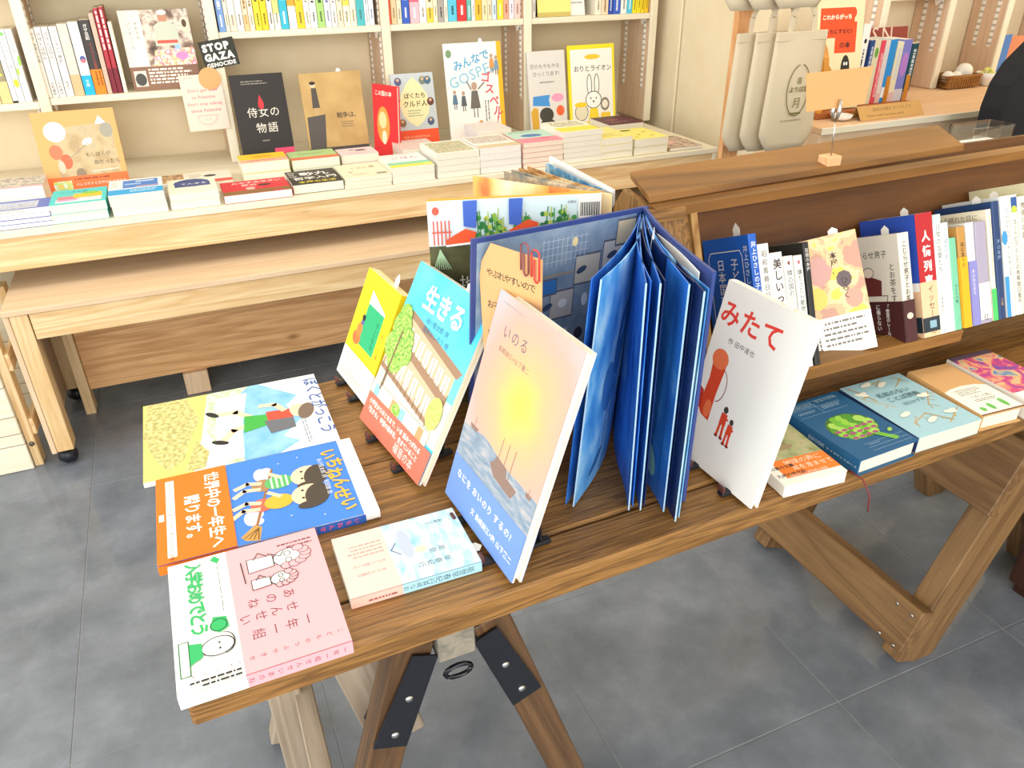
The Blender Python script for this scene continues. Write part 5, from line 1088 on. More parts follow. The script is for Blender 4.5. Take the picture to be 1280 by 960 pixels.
def f_bird(p):
    p.rect(0, 0, 1, 1, C('#dca868')); p.poly([(0.17, 0.10), (0.93, 0.10), (0.93, 0.84), (0.22, 0.80)], mott('sand_wash', [(0.35, '#b49c74'), (0.55, '#c8b48c'), (0.7, '#b8a888')], 25, 4))
    p.ell(0.24, 0.76, 0.13, 0.12, C('#eef0f0'), 20); p.ell(0.24, 0.76, 0.07, 0.06, C('#c4ccd4'), 12); p.ell(0.20, 0.52, 0.08, 0.09, C('#e07a58')); p.ell(0.30, 0.40, 0.07, 0.09, C('#dc6a48')); p.ell(0.23, 0.34, 0.04, 0.08, C('#f0c0a8'))
    p.poly([(0.74, 0.82), (0.80, 0.92), (0.88, 0.82)], C('#eef4f8')); p.ell(0.86, 0.74, 0.08, 0.09, C('#a09c8c')); p.ell(0.60, 0.62, 0.07, 0.04, C('#e8e4dc'), rot=25); p.line([(0.32, 0.42), (0.6, 0.6)], 0.008, C('#8a8478')); p.ell(0.44, 0.24, 0.06, 0.07, C('#8c7c64'))
    p.text('もしぼくが', 0.54, 0.44, 0.062, C('#4a4030')); p.text('鳥だったら', 0.62, 0.34, 0.066, C('#4a4030')); p.line([(0.58, 0.26), (0.90, 0.27)], 0.01, C('#f0ead8'))
    p.rect(0, 0, 1, 0.22, C('#f0743c')); p.rect(0.08, 0.02, 0.30, 0.17, mott('field_patch', [(0.35, '#e6ecf0'), (0.5, '#b8d888'), (0.65, '#f0c860')], 60, 2)); p.text('パレスチナとガザのものがたり', 0.34, 0.10, 0.045, C('#fdf0e6')); p.dash(0.34, 0.15, 0.95, 0.19, 1, C('#8a3c1c'))
faceout((36, 143), (140, 133), 2.66, WZ+0.001, 0.07, 0.012, 'tan picture book with a bird drawing and orange band, leaning behind the turquoise pile', '#dca868', f_bird, 'picture_book', hard=True, band=0.22, bandc='#f0743c')
def f_jijo(p):
    p.rect(0, 0, 1, 1, C('#2c2826')); p.text('侍女の', 0.22, 0.55, 0.20, C('#e8e2d4'), sp=1.05); p.text('物語', 0.34, 0.38, 0.20, C('#e8e2d4'), sp=1.1)
    p.poly([(0.46, 0.70), (0.50, 0.78), (0.56, 0.69), (0.55, 0.64), (0.50, 0.62), (0.45, 0.65)], C('#d8343c')); p.dash(0.2, 0.88, 0.75, 0.93, 2, C('#9a948a')); p.dash(0.42, 0.26, 0.58, 0.29, 1, C('#9a948a')); p.rect(0.62, 0.05, 1, 0.19, C('#e04a6c')); p.dash(0.05, 0.06, 0.25, 0.12, 1, C('#c8c2b8'))
faceout((285, 95), (352, 90), 2.745, WZ+0.001, 0.05, 0.014, 'black novel with a red droplet and white title, facing out', '#2c2826', f_jijo, 'paperback_book')
def f_senso(p):
    p.rect(0, 0, 1, 1, mott('ochre_wash', [(0.3, '#b3935a'), (0.7, '#c8a970')], 12, 3)); p.rect(0, 0, 1, 0.13, C('#4c4848')); p.poly([(0.02, 0.10), (0.28, 0.13), (0.34, 0.52), (0.04, 0.50)], C('#55504c'))
    p.ell(0.20, 0.86, 0.045, 0.03, C('#d8c4a4')); p.ell(0.20, 0.885, 0.05, 0.02, C('#2c2824')); p.poly([(0.17, 0.83), (0.25, 0.83), (0.27, 0.60), (0.15, 0.60)], C('#504a44')); p.line([(0.19, 0.60), (0.19, 0.52)], 0.012, C('#c8b08c')); p.line([(0.23, 0.60), (0.23, 0.52)], 0.012, C('#c8b08c'))
    p.text('戦争は、', 0.52, 0.47, 0.10, C('#3c342c'), sp=0.95, bold=0.01); p.dash(0.58, 0.34, 0.82, 0.42, 3, C('#7a6848')); p.text('戦争は、すべてを知っている', 0.10, 0.05, 0.052, C('#f0ece6'))
faceout((372, 92), (449, 88), 2.765, WZ+0.001, 0.05, 0.010, 'ochre picture book with a figure on a dark block, facing out', '#bf9f66', f_senso, 'picture_book', hard=True, slip=0.012)
# red book standing at an angle
a = gz((462, 186), 0.651); b_ = a + V3((0.052, -0.09, 0))
a = V3((0.635, 2.70, WZ+0.001)); 
def f_red(p): p.rect(0, 0, 1, 1, C('#e0343a')); p.ell(0.42, 0.45, 0.26, 0.26, C('#f0a04c'), 16); p.ell(0.40, 0.52, 0.16, 0.12, C('#f6d8a0'), 12); p.ell(0.45, 0.28, 0.10, 0.10, C('#f2e4c8')); p.text('この国の本', 0.1, 0.86, 0.14, C('#fbe8d8'), bold=0.02)
book(a, V3((0.42, -0.91, 0)), V3((0.06, 0.03, 1)), 0.125, 0.232, 0.013, 'red picture book standing at an angle beside the ochre one', '#e0343a', 'picture_book', 'L', True, front=f_red, pages='#f0e8d8')
def f_kurd(p):
    p.rect(0, 0, 1, 1, C('#bfc9cc')); p.rect(0, 0, 1, 0.26, C('#e8542c')); p.poly([(0.5, 0.95), (0.66, 0.86), (0.80, 0.74), (0.86, 0.60), (0.80, 0.46), (0.66, 0.36), (0.5, 0.30), (0.34, 0.36), (0.20, 0.46), (0.14, 0.60), (0.20, 0.74), (0.34, 0.86)], C('#ece4b0'))
    p.text('ぼくたち', 0.26, 0.68, 0.13, C('#5a4a24'), bold=0.02); p.text('クルド人', 0.22, 0.57, 0.145, C('#5a4a24'), bold=0.02); p.dash(0.32, 0.42, 0.70, 0.52, 3, C('#8aa484'))
    for aa, bb, c in ((0.16, 0.90, '#5a5c84'), (0.74, 0.90, '#7a8470'), (0.86, 0.90, '#4a6a84'), (0.88, 0.62, '#6a3c34'), (0.08, 0.66, '#84605c'), (0.16, 0.36, '#8a6a4c'), (0.84, 0.36, '#4a5a7c')): p.ell(aa, bb, 0.085, 0.055, C(c), 12); p.ell(aa, bb+0.02, 0.035, 0.02, C('#d8b490'), 8)
    p.text('YES! KURDISTAN', 0.14, 0.15, 0.075, C('#f8b088'), bold=0.02)
faceout((487, 92), (540, 91), 2.765, WZ+0.001, 0.05, 0.013, 'grey-blue book with a pale yellow medallion and red-orange foot, facing out', '#bfc9cc', f_kurd, 'paperback_book', band=0.26, bandc='#e8542c')
def f_gosp(p):
    p.rect(0, 0, 1, 1, C('#f0eeea')); p.rect(0.92, 0, 1, 1, C('#f2b82c')); bl_ = C('#5aa8d2')
    p.text('みんなで', 0.16, 0.73, 0.165, bl_, rot=16, bold=0.03); p.text('GOSPEL', 0.08, 0.55, 0.235, C('#8ac2dc'), rot=18, bold=0.01)
    for k, (ch, x, y) in enumerate(zip('ゴスペル!', (0.60, 0.66, 0.73, 0.79, 0.84), (0.62, 0.50, 0.38, 0.27, 0.18))): p.text(ch, x, y, 0.17, C('#d05a64'), bold=0.03, rot=-8)
    for aa, bb, s, c in ((0.13, 0.44, 0.8, '#5c7a94'), (0.28, 0.42, 0.85, '#5a6068'), (0.82, 0.78, 0.8, '#d89858'), (0.90, 0.76, 0.8, '#7c98b0'), (0.48, 0.42, 1.5, '#6c6862')):
        p.ell(aa, bb+0.10*s, 0.035*s, 0.028*s, C('#b89a84'), 10); p.poly([(aa-0.035*s, bb+0.07*s), (aa+0.035*s, bb+0.07*s), (aa+0.06*s, bb-0.05*s), (aa-0.06*s, bb-0.05*s)], C(c)); p.line([(aa-0.02*s, bb-0.05*s), (aa-0.02*s, bb-0.11*s)], 0.014, C('#4c4844')); p.line([(aa+0.02*s, bb-0.05*s), (aa+0.02*s, bb-0.11*s)], 0.014, C('#4c4844'))
    p.line([(0.42, 0.54), (0.36, 0.62)], 0.025, C('#8a847c')); p.line([(0.55, 0.54), (0.66, 0.60)], 0.025, C('#8a847c')); p.ell(0.56, 0.17, 0.05, 0.05, C('#d0a460')); p.poly([(0.22, 0.02), (0.36, 0.02), (0.31, 0.13), (0.27, 0.13)], C('#8a8680')); p.ell(0.08, 0.90, 0.05, 0.04, C('#7a9a74'))
    p.dash(0.62, 0.14, 0.72, 0.42, 2, C('#6a6660'), True, 0.35)
faceout((553, 55), (625, 51), 2.785, WZ+0.001, 0.05, 0.008, 'tall white songbook with blue and red lettering and singing figures, facing out', '#f0eeea', f_gosp, 'picture_book', slip=0.014)
def f_moya(p):
    p.rect(0, 0, 1, 1, C('#dedad4')); p.text('空のもやもやを', 0.06, 0.80, 0.115, C('#5c5c60')); p.text('ひっくり返す!', 0.12, 0.71, 0.115, C('#5c5c60')); p.dash(0.3, 0.60, 0.75, 0.64, 1, C('#8a8884'))
    p.poly([(0.08, 0.36), (0.55, 0.34), (0.52, 0.42), (0.56, 0.48), (0.1, 0.47)], C('#4a94d8')); p.ell(0.76, 0.44, 0.17, 0.05, C('#eea0c0')); p.ell(0.82, 0.28, 0.11, 0.065, C('#f06a3c')); p.ell(0.44, 0.24, 0.19, 0.09, C('#46443c')); p.ell(0.46, 0.14, 0.2, 0.05, C('#46443c')); p.poly([(0.05, 0.05), (0.22, 0.05), (0.22, 0.32), (0.1, 0.34), (0.02, 0.28)], C('#d8a83c')); p.ell(0.72, 0.10, 0.24, 0.05, C('#3f9a58'))
faceout((658, 65), (705, 62), 2.785, WZ+0.001, 0.05, 0.012, 'light grey book with coloured cloud shapes on its cover, facing out', '#dedad4', f_moya, 'paperback_book')
def f_ori(p):
    p.rect(0, 0, 1, 1, C('#f4e02c')); p.rect(0.05, 0.0, 0.95, 0.95, C('#f2f0e8')); p.ell(0.52, 0.86, 0.17, 0.03, C('#f0c83c')); p.text('おりとライオン', 0.11, 0.70, 0.118, C('#4c4844'), bold=0.012)
    p.rect(0.05, 0, 0.95, 0.10, C('#f4d83c'))
    for d in (-0.08, 0.08): p.ell(0.52+d, 0.54, 0.05, 0.12, C('#f8f6f0'), 14); p.ring(0.52+d, 0.54, 0.05, 0.12, 0.014, INK, 16)
    p.ell(0.52, 0.36, 0.17, 0.10, C('#f8f6f0'), 18); p.ring(0.52, 0.36, 0.17, 0.10, 0.014, INK, 22); p.ell(0.46, 0.38, 0.014, 0.012, INK, 8); p.ell(0.58, 0.38, 0.014, 0.012, INK, 8); p.ell(0.52, 0.34, 0.02, 0.012, INK, 8)
    p.poly([(0.44, 0.26), (0.60, 0.26), (0.66, 0.04), (0.38, 0.04)], C('#f2d43c')); p.ell(0.25, 0.22, 0.14, 0.10, C('#e6dcc0')); p.ring(0.25, 0.22, 0.14, 0.10, 0.012, INK, 16); p.ell(0.24, 0.31, 0.14, 0.03, C('#f2d02c')); p.ell(0.77, 0.30, 0.10, 0.08, C('#8a8478')); p.ell(0.77, 0.30, 0.065, 0.05, C('#efe6d4')); p.poly([(0.66, 0.06), (0.90, 0.06), (0.88, 0.20), (0.68, 0.20)], C('#efc83c'))
faceout((709, 57), (767, 54), 2.785, WZ+0.001, 0.05, 0.011, 'yellow-bordered picture book with a line-drawn rabbit, facing out', '#f4e02c', f_ori, 'picture_book', hard=True)

# ================================================================== PILES ON THE DISPLAY TABLE
def pile(tl, tr, y, n, d, desc, cover, front, sp=None, hard=False, pages='#f4eedc', jit=0.0015, name='paperback_book', zt=None, copy='copy'):
    """n copies lying one on another; tl, tr = front corners of the top cover as pixels, y = the front edge"""
    a, b = gy(tl, y), gy(tr, y); zt = zt or (a.z+b.z)/2; zt = max(zt, WZ+0.008*n); t = (zt-WZ-0.0008)/n
    for i in range(n):
        k = n-1-i; dx, dy = random.uniform(-jit, jit), random.uniform(0, 2*jit)
        top = i == n-1
        lab = desc + (', lying on the display table' if n == 1 else (', on top of its pile' if top else ', %s in its pile' % ORD[k]))
        book(V3((a.x+0.0008+dx, y+dy, WZ+0.0008+(i+1)*t-0.0002)), AX, AY, b.x-a.x-0.0016, d, t-0.0006, lab, cover, name, 'L' if random.random() < 0.5 else 'R', hard, pages, front if top else None)
def cov(bg, *items):
    def f(p):
        p.rect(0, 0, 1, 1, C(bg) if isinstance(bg, str) else bg)
        for it in items:
            k = it[0]
            if k == 'r': p.rect(*it[1:5], it[5] if not isinstance(it[5], str) else C(it[5]))
            elif k == 'e': p.ell(*it[1:5], C(it[5]) if isinstance(it[5], str) else it[5], 14)
            elif k == 't': p.text(it[1], *it[2:4], it[4], C(it[5]), bold=0.02)
            elif k == 'd': p.dash(*it[1:5], it[5], C(it[6]))
    return f
FR = 2.288
blend = lambda k, cols, sc=70: mott(k, [(0.3+0.4*i/(len(cols)-1), c) for i, c in enumerate(cols)], sc, 4)
pile((-48, 277), (63, 264), FR, 3, 0.150, 'blue-spined book with a grey sketch on its cover', '#5a68b8', cov('#fbf8f4', ('r', 0, 0.35, 1, 1, '#6a78c4'), ('r', 0.0, 0.42, 0.82, 0.88, blend('sketch', ['#8a94b4', '#c8ccd8', '#a8b0c4'])), ('d', 0.1, 0.1, 0.7, 0.3, 2, '#d8a8b8')), pages='#f8f8f4')
pile((59, 256), (132, 251), FR, 2, 0.150, 'turquoise book with a rainbow landscape', '#4fd0d0', cov('#4fd0d0', ('r', 0.1, 0.10, 0.92, 0.34, '#f0e4ec'), ('r', 0.12, 0.30, 0.5, 0.52, '#e8888c'), ('r', 0.4, 0.36, 0.92, 0.66, '#f0c43c'), ('e', 0.7, 0.66, 0.16, 0.09, '#8cc43c'), ('e', 0.3, 0.25, 0.2, 0.06, '#d8a0d0'), ('t', 'こころの森', 0.14, 0.78, 0.10, '#2a7a80')))
pile((134, 244), (205, 239), FR, 2, 0.165, 'white book with a blue sea painting and blue band', '#f4f4f0', cov('#f4f4f0', ('r', 0.26, 0.40, 0.92, 0.92, '#4c84d0'), ('r', 0.3, 0.62, 0.6, 0.70, '#a8ccf0'), ('r', 0.5, 0.78, 0.85, 0.85, '#d8e8f6'), ('r', 0.5, 0.44, 0.9, 0.50, '#c8a0a8'), ('r', 0, 0, 1, 0.34, '#28a8e4'), ('d', 0.4, 0.08, 0.9, 0.26, 2, '#d8f0fa'), ('d', 0.05, 0.5, 0.18, 0.9, 4, '#a8a8a0')))
pile((210, 243), (273, 238), FR, 2, 0.160, 'ivory book with a navy rounded title plate', '#f2ecd8', cov('#f2ecd8', ('e', 0.5, 0.68, 0.38, 0.28, '#3f5088'), ('r', 0.14, 0.42, 0.88, 0.70, '#3f5088'), ('t', 'てんまる', 0.26, 0.58, 0.14, '#e8ecf4'), ('d', 0.2, 0.16, 0.7, 0.2, 1, '#7a86a8')))
pile((280, 250), (365, 238), FR, 1, 0.150, 'red book with white lettering and a small black bird', '#d8303c', cov('#d8303c', ('r', 0, 0, 1, 0.26, '#8c6838'), ('t', 'たやすみなさい', 0.16, 0.78, 0.11, '#fbeee8'), ('t', '夜の', 0.3, 0.58, 0.12, '#fbeee8'), ('t', '書', 0.34, 0.30, 0.16, '#f4c8c4'), ('e', 0.64, 0.56, 0.10, 0.07, '#2c2424'), ('e', 0.80, 0.08, 0.09, 0.07, '#c04848')), pages='#fbf8f2', zt=WZ+0.024)
pile((366, 231), (430, 226), FR+0.015, 1, 0.165, 'black book with bold white title and yellow lettering', '#34322c', cov('#3c3a34', ('t', '動九', 0.25, 0.62, 0.30, '#f6f4ee'), ('t', '哲学入門', 0.08, 0.34, 0.22, '#f6f4ee'), ('t', '本屋の生活', 0.14, 0.10, 0.15, '#f2dc3c'), ('d', 0.04, 0.5, 0.2, 0.9, 3, '#d8d4cc')))
pile((431, 223), (490, 218), FR, 3, 0.170, 'cream book with small scattered drawings', '#f1e8cc', cov('#f1e8cc', ('t', 'くらしの', 0.26, 0.62, 0.14, '#8a8468'), ('e', 0.22, 0.40, 0.05, 0.05, '#c8b890'), ('e', 0.76, 0.70, 0.06, 0.06, '#b8a888'), ('d', 0.2, 0.14, 0.6, 0.26, 2, '#b4a884'), ('r', 0.72, 0.10, 0.94, 0.22, '#98988c')))
pile((490, 209), (544, 206), FR, 2, 0.170, 'white book with yellow, green and pink letters', '#f6f4ec', cov('#f8f6f0', ('r', 0, 0, 1, 0.18, '#f0e45c'), ('r', 0, 0.18, 1, 0.36, '#8cd4b4'), ('t', 'ごほん', 0.2, 0.62, 0.22, '#c084b4'), ('d', 0.1, 0.86, 0.8, 0.94, 2, '#98a8b4')))
fest = blend('festive', ['#c86a5c', '#f2eadc', '#8aa46c', '#e8c8a0', '#7a6a64'], 110)
pile((546, 193), (600, 188), FR, 4, 0.175, 'white book covered in tiny coloured drawings', '#f2eee4', cov('#f4f0e6', ('r', 0.06, 0.08, 0.94, 0.92, fest)))
pile((600, 184), (652, 182), FR, 4, 0.175, 'pale book with a tan strip and small drawings', '#eeeae4', cov('#f0ece4', ('r', 0.05, 0.4, 0.95, 0.92, blend('doodle', ['#7a7468', '#f0ece2', '#a88c74', '#f4f0e8', '#6c8494'], 120)), ('r', 0, 0, 1, 0.22, '#d8c49c')), pages='#f4f0ea')
pile((654, 179), (705, 174), FR, 5, 0.175, 'book with a mint upper half and pink lower half', '#f0c4b8', cov('#bfe0d0', ('r', 0, 0, 1, 0.36, '#f08ca0'), ('e', 0.5, 0.56, 0.26, 0.12, '#4c7cb8'), ('e', 0.7, 0.3, 0.14, 0.05, '#e85c84'), ('d', 0.1, 0.82, 0.9, 0.92, 2, '#5a8478')), pages='#f6e6d4')
pile((705, 167), (754, 160), FR, 6, 0.178, 'white book with a lemon yellow lower half', '#efe9d6', cov('#f4f0e0', ('r', 0, 0.05, 1, 0.42, '#f2e04c'), ('r', 0.1, 0.5, 0.9, 0.92, blend('lemon_draw', ['#e8d84c', '#f6f2e2', '#8a8468', '#f4eedc'], 100))), pages='#f4f0e2')
pile((751, 174), (792, 170), FR, 3, 0.17, 'pale yellow book with a dark sketched corner', '#f0e69c', cov('#f2e890', ('r', 0.0, 0.55, 0.6, 0.95, '#e8e6e0'), ('e', 0.2, 0.75, 0.14, 0.12, '#6c6a70'), ('d', 0.1, 0.1, 0.9, 0.4, 3, '#c8b848')))
pile((794, 174), (836, 171), FR, 2, 0.17, 'yellow paperback dotted with small flowers', '#efe49a', cov('#f4ea80', ('e', 0.3, 0.84, 0.20, 0.06, '#5c6440'), ('e', 0.4, 0.4, 0.06, 0.04, '#c8a83c'), ('e', 0.7, 0.6, 0.06, 0.04, '#c8a83c'), ('e', 0.7, 0.25, 0.06, 0.04, '#d8b850'), ('e', 0.2, 0.2, 0.06, 0.04, '#d8b850')))
pile((838, 181), (879, 176), FR, 1, 0.17, 'brown-toned photo book at the end of the display table', '#b49c84', cov(blend('latte', ['#6a5444', '#a88c74', '#e0c8b8', '#8a7464'], 40), ('e', 0.35, 0.5, 0.22, 0.14, '#eab8b4')), zt=WZ+0.012)
BK = 2.475
pile((-46, 243), (54, 234), 2.445, 1, 0.12, 'faded photo book behind the blue-spined pile', '#e8d8cc', cov(blend('faded', ['#c0a090', '#ece0d0', '#98a4a0', '#d8b0a4'], 60), ('r', 0, 0, 1, 0.12, '#f0b4b8'), ('d', 0.1, 0.7, 0.9, 0.9, 2, '#b09888')), zt=WZ+0.07)
pile((167, 219), (228, 216), BK, 1, 0.14, 'brown photo book with a small blue oval label', '#7a5a3c', cov(blend('bread', ['#5a3c24', '#9a7048', '#d8b890', '#7c5838'], 40), ('r', 0, 0, 1, 0.30, '#efe6d8'), ('e', 0.76, 0.12, 0.2, 0.11, '#a8c0e0')), zt=WZ+0.022)
pile((229, 216), (290, 212), BK, 1, 0.14, 'ivory book with a small black drawing and red foot', '#efe8d8', cov('#efe8d8', ('r', 0, 0, 1, 0.24, '#d85c50'), ('e', 0.55, 0.6, 0.14, 0.10, '#4a4844'), ('d', 0.1, 0.4, 0.4, 0.8, 3, '#a89c88')), zt=WZ+0.022)
pile((301, 204), (362, 200), BK+0.005, 2, 0.115, 'pink-footed yellow book before the black novel', '#f0dc70', cov('#f2cc3c', ('r', 0, 0, 1, 0.34, '#f4b8a4'), ('r', 0.3, 0.5, 0.7, 0.8, '#e6b42c'), ('d', 0.2, 0.1, 0.8, 0.24, 1, '#c06a5c')))
pile((365, 200), (425, 196), BK+0.005, 2, 0.120, 'orange-footed green book before the ochre picture book', '#c4d69c', cov('#b4d494', ('r', 0, 0, 1, 0.28, '#e4805c'), ('d', 0.2, 0.5, 0.8, 0.7, 2, '#7c9c60')))
pile((427, 196), (474, 190), BK+0.02, 2, 0.100, 'pale pink book with a dark plum drawing', '#e8d4d8', cov('#ecdadc', ('e', 0.62, 0.62, 0.16, 0.10, '#5a3c54'), ('e', 0.4, 0.74, 0.08, 0.05, '#7a5c74'), ('d', 0.2, 0.15, 0.8, 0.3, 2, '#b898a8')))
pile((503, 184), (549, 178), BK+0.01, 2, 0.14, 'red-flecked white book behind the tiny-drawings pile', '#e8d8d0', cov(blend('flecks', ['#d85c4c', '#f4ece4', '#c89c94', '#f6f0ea'], 150)), zt=WZ+0.055)
pile((598, 165), (640, 160), BK+0.01, 3, 0.14, 'blue-flecked white book in front of the songbook', '#eeecec', cov(blend('flecks2', ['#8a9cc0', '#f6f2ec', '#d8c8c0', '#f4f2f0'], 150)))
pile((762, 156), (805, 153), BK+0.01, 3, 0.15, 'dark maroon book behind the yellow piles', '#5a2c34', cov('#5c3038', ('e', 0.4, 0.55, 0.2, 0.1, '#8a4c54'), ('d', 0.2, 0.2, 0.8, 0.3, 1, '#c8a0a0')))

# ================================================================== CARDS PINNED TO THE BOOKCASE
def plate(name, tl, tr, bl, y, th_, mat, label, cat, draw, yb=None):
    A, B, D = gy(bl, yb or y), gy(tr, y), gy(tl, y); V = D-A; U = (B-D); w_, h_ = U.length, V.length; U.normalize(); V = (V-U*V.dot(U)).normalized()
    N = U.cross(V); M = Matrix((U, V, N)).transposed().to_4x4(); M.translation = A
    r = root(name, M, label, cat); link('card', boxmesh(w_, h_, th_, mat, 0), r, local=Matrix.Translation((w_/2, h_/2, 0)))
    p = Print(w_, h_); draw(p); p.build(r, lambda x, y, z: (x, y, th_/2+z), 'lettering'); return r
plate('protest_card', (249, 53), (292, 45), (258, 88), 2.7935, 0.001, C('#34362e', 0.6), 'black card lettered STOP GAZA GENOCIDE on a bookcase upright', 'card', lambda p: (p.text('STOP', 0.07, 0.63, 0.27, WHITE, bold=0.06, sp=1.04), p.text('GAZA', 0.06, 0.29, 0.268, WHITE, bold=0.06, sp=1.0), p.text('GENOCIDE', 0.06, 0.06, 0.155, WHITE, bold=0.04, sp=1.0)))
plate('message_card', (225, 95), (277, 91), (238, 165), 2.791, 0.0008, C('#f4dccb', 0.7), 'pale pink card with red lettering and a melon slice, hanging below the black card', 'card', lambda p: (p.text('Don’t get used', 0.5, 0.70, 0.105, C('#e8868a'), al='c', bold=0.02), p.text('to Palestine', 0.5, 0.58, 0.105, C('#e8868a'), al='c', bold=0.02), p.text('Don’t stop talking', 0.5, 0.46, 0.100, C('#e8868a'), al='c', bold=0.02), p.text('about Palestine', 0.5, 0.34, 0.105, C('#e8868a'), al='c', bold=0.02), p.ring(0.5, 0.27, 0.24, 0.17, 0.012, C('#d8a49c'), 18, t0=180, t1=360), p.line([(0.26, 0.27), (0.74, 0.27)], 0.012, C('#d8a49c')), p.ell(0.45, 0.2, 0.012, 0.01, C('#c88a84'), 6), p.ell(0.55, 0.2, 0.012, 0.01, C('#c88a84'), 6), p.dash(0.1, 0.93, 0.35, 0.955, 1, C('#a8a090'))))
c = gy((262, 98), 2.789); M = Matrix.Translation(c) @ Matrix.Rotation(math.pi/2, 4, 'X')
dsc = lathe('round_tag', None, [(0.0335, 0), (0.0335, 0.0012)], KRAFT, M, 28, False); tag(dsc, 'round kraft tag pinned over the pale pink card', 'tag')

# ================================================================== TOTE BAGS ON A WOODEN STAND
PX_, PY_ = 1.423, 1.775
sd = root('bag_stand', (PX_, PY_, 0), 'upright wooden stand with pegs carrying the canvas tote bags', 'stand')
PEACH = wood('peach_post', '#c98f58', '#e2b080', 2, 1, 0.55, False)
box('post', sd, (PX_-0.027, PY_, 0.03), (PX_+0.027, PY_+0.020, 1.80), PEACH)
box('base_board', sd, (PX_-0.13, PY_-0.14, 0.0), (PX_+0.16, PY_+0.06, 0.029), PEACH)
box('cross_rail', sd, (PX_-0.026, PY_-0.016, 0.79), (PX_+0.17, PY_-0.001, 0.81), PEACH)
for z in (1.150, 1.535): tube('peg', sd, [(PX_+0.01, PY_+0.001, z), (PX_+0.075, PY_-0.13, z+0.012)], 0.006, PEACH, 10)
bagout = [(0.0, 0.0), (0.02, 0.055), (0.0, 0.16)]
def bag(x, y, z0, label, printed=False, grp='canvas tote bags on the stand', rz=0.0):
    W0, H0, CH = 0.180, 0.293, 0.036
    M = Matrix.Translation((x, y, z0)) @ Matrix.Rotation(rz, 4, 'Z')
    r = root('tote_bag', M, label, 'tote bag', grp)
    nu, nv = 10, 14; v, f = [], []
    for s in (-1, 1):
        for j in range(nv+1):
            b = j/nv; zz_ = b*H0; ins = max(0.0, CH-zz_) if zz_ < CH else 0.0
            x0, x1 = ins*0.9 + 0.012*b, W0-ins*0.9-0.012*b*0.5
            for i in range(nu+1):
                u = i/nu; bul = 0.011*math.sin(math.pi*u)*(0.35+0.65*math.sin(math.pi*min(1, b*0.9+0.08))) + 0.0025*math.sin(9*u+5*b)*(1-b)
                v.append((x0+(x1-x0)*u, s*(0.0012+bul)*(1 if s < 0 else 0.8), zz_))
    n = (nu+1)*(nv+1)
    for s in (0, 1):
        for j in range(nv):
            for i in range(nu):
                k = s*n + j*(nu+1)+i; q = (k, k+1, k+nu+2, k+nu+1); f.append(q if s == 0 else q[::-1])
    for j in range(nv):
        for i in (0, nu): k = j*(nu+1)+i; f.append((k, k+nu+1, n+k+nu+1, n+k))
    for i in range(nu): f.append((i, n+i, n+i+1, i+1))
    me = fixn(mesh('body', v, f, CANVAS, smooth=True)); ul = me.uv_layers.new(name='UVMap')
    for lp in me.loops: c = me.vertices[lp.vertex_index].co; ul.data[lp.index].uv = (c.x, c.z)
    link('body', me, r, local=Matrix())
    link('hem', boxmesh(W0-0.022, 0.0052, 0.022, CANVAS, 0.001), r, local=Matrix.Translation((W0/2+0.003, -0.0035, H0-0.011)))
    for sx in (0.052, 0.128):
        pts = [(sx, 0, H0-0.022), (sx+0.2*(W0/2-sx)*0.3, 0, H0+0.035), (W0/2+(sx-W0/2)*0.35, 0.0, H0+0.078)]
        for a_, b_ in zip(pts, pts[1:]):
            a_, b_ = V3(a_), V3(b_); me = boxmesh(0.014, 0.002, (b_-a_).length, CANVAS, 0)
            link('handle', me, r, local=Matrix.Translation((a_+b_)/2) @ frame_of(b_-a_, (1, 0, 0)))
    if printed:
        ol = C('#7c7446', 0.8); p = Print(W0, H0)
        p.ring(0.54, 0.52, 0.20, 0.215, 0.016, ol, 30, t0=100, t1=440); p.text('よりは堂', 0.37, 0.51, 0.088, ol, bold=0.02); p.text('書', 0.49, 0.58, 0.10, ol); p.text('月', 0.46, 0.38, 0.16, ol); p.line([(0.44, 0.325), (0.64, 0.325)], 0.03, ol)
        p.text('yoridou bookstore', 0.30, 0.26, 0.045, ol)
        p.build(r, lambda x_, y_, z_: (x_, -0.0019-z_-0.011*math.sin(math.pi*min(max((x_-0.006)/(W0-0.012), 0), 1))*(0.35+0.65*math.sin(math.pi*min(1, y_/H0*0.9+0.08)))-0.0026, y_), 'logo_print')
    return r
bag(1.420, 1.664, 0.790, 'canvas tote bag with an olive oval logo, hanging at the front of the stand', True, None)
bag(1.382, 1.694, 0.788, 'plain-sided canvas tote bag hanging just behind the logo bag', False, None)
bag(1.347, 1.724, 0.786, 'canvas tote bag hanging nearest the plaster pier', False, None)
zu = gy((940, 12), 1.66).z
bag(1.392, 1.660, zu, 'canvas tote bag on the upper peg, in front', False, None)
bag(1.340, 1.690, zu-0.003, 'canvas tote bag on the upper peg, behind the front one', False, None)
bag(1.295, 1.720, zu-0.006, 'canvas tote bag on the upper peg, furthest back', False, None)

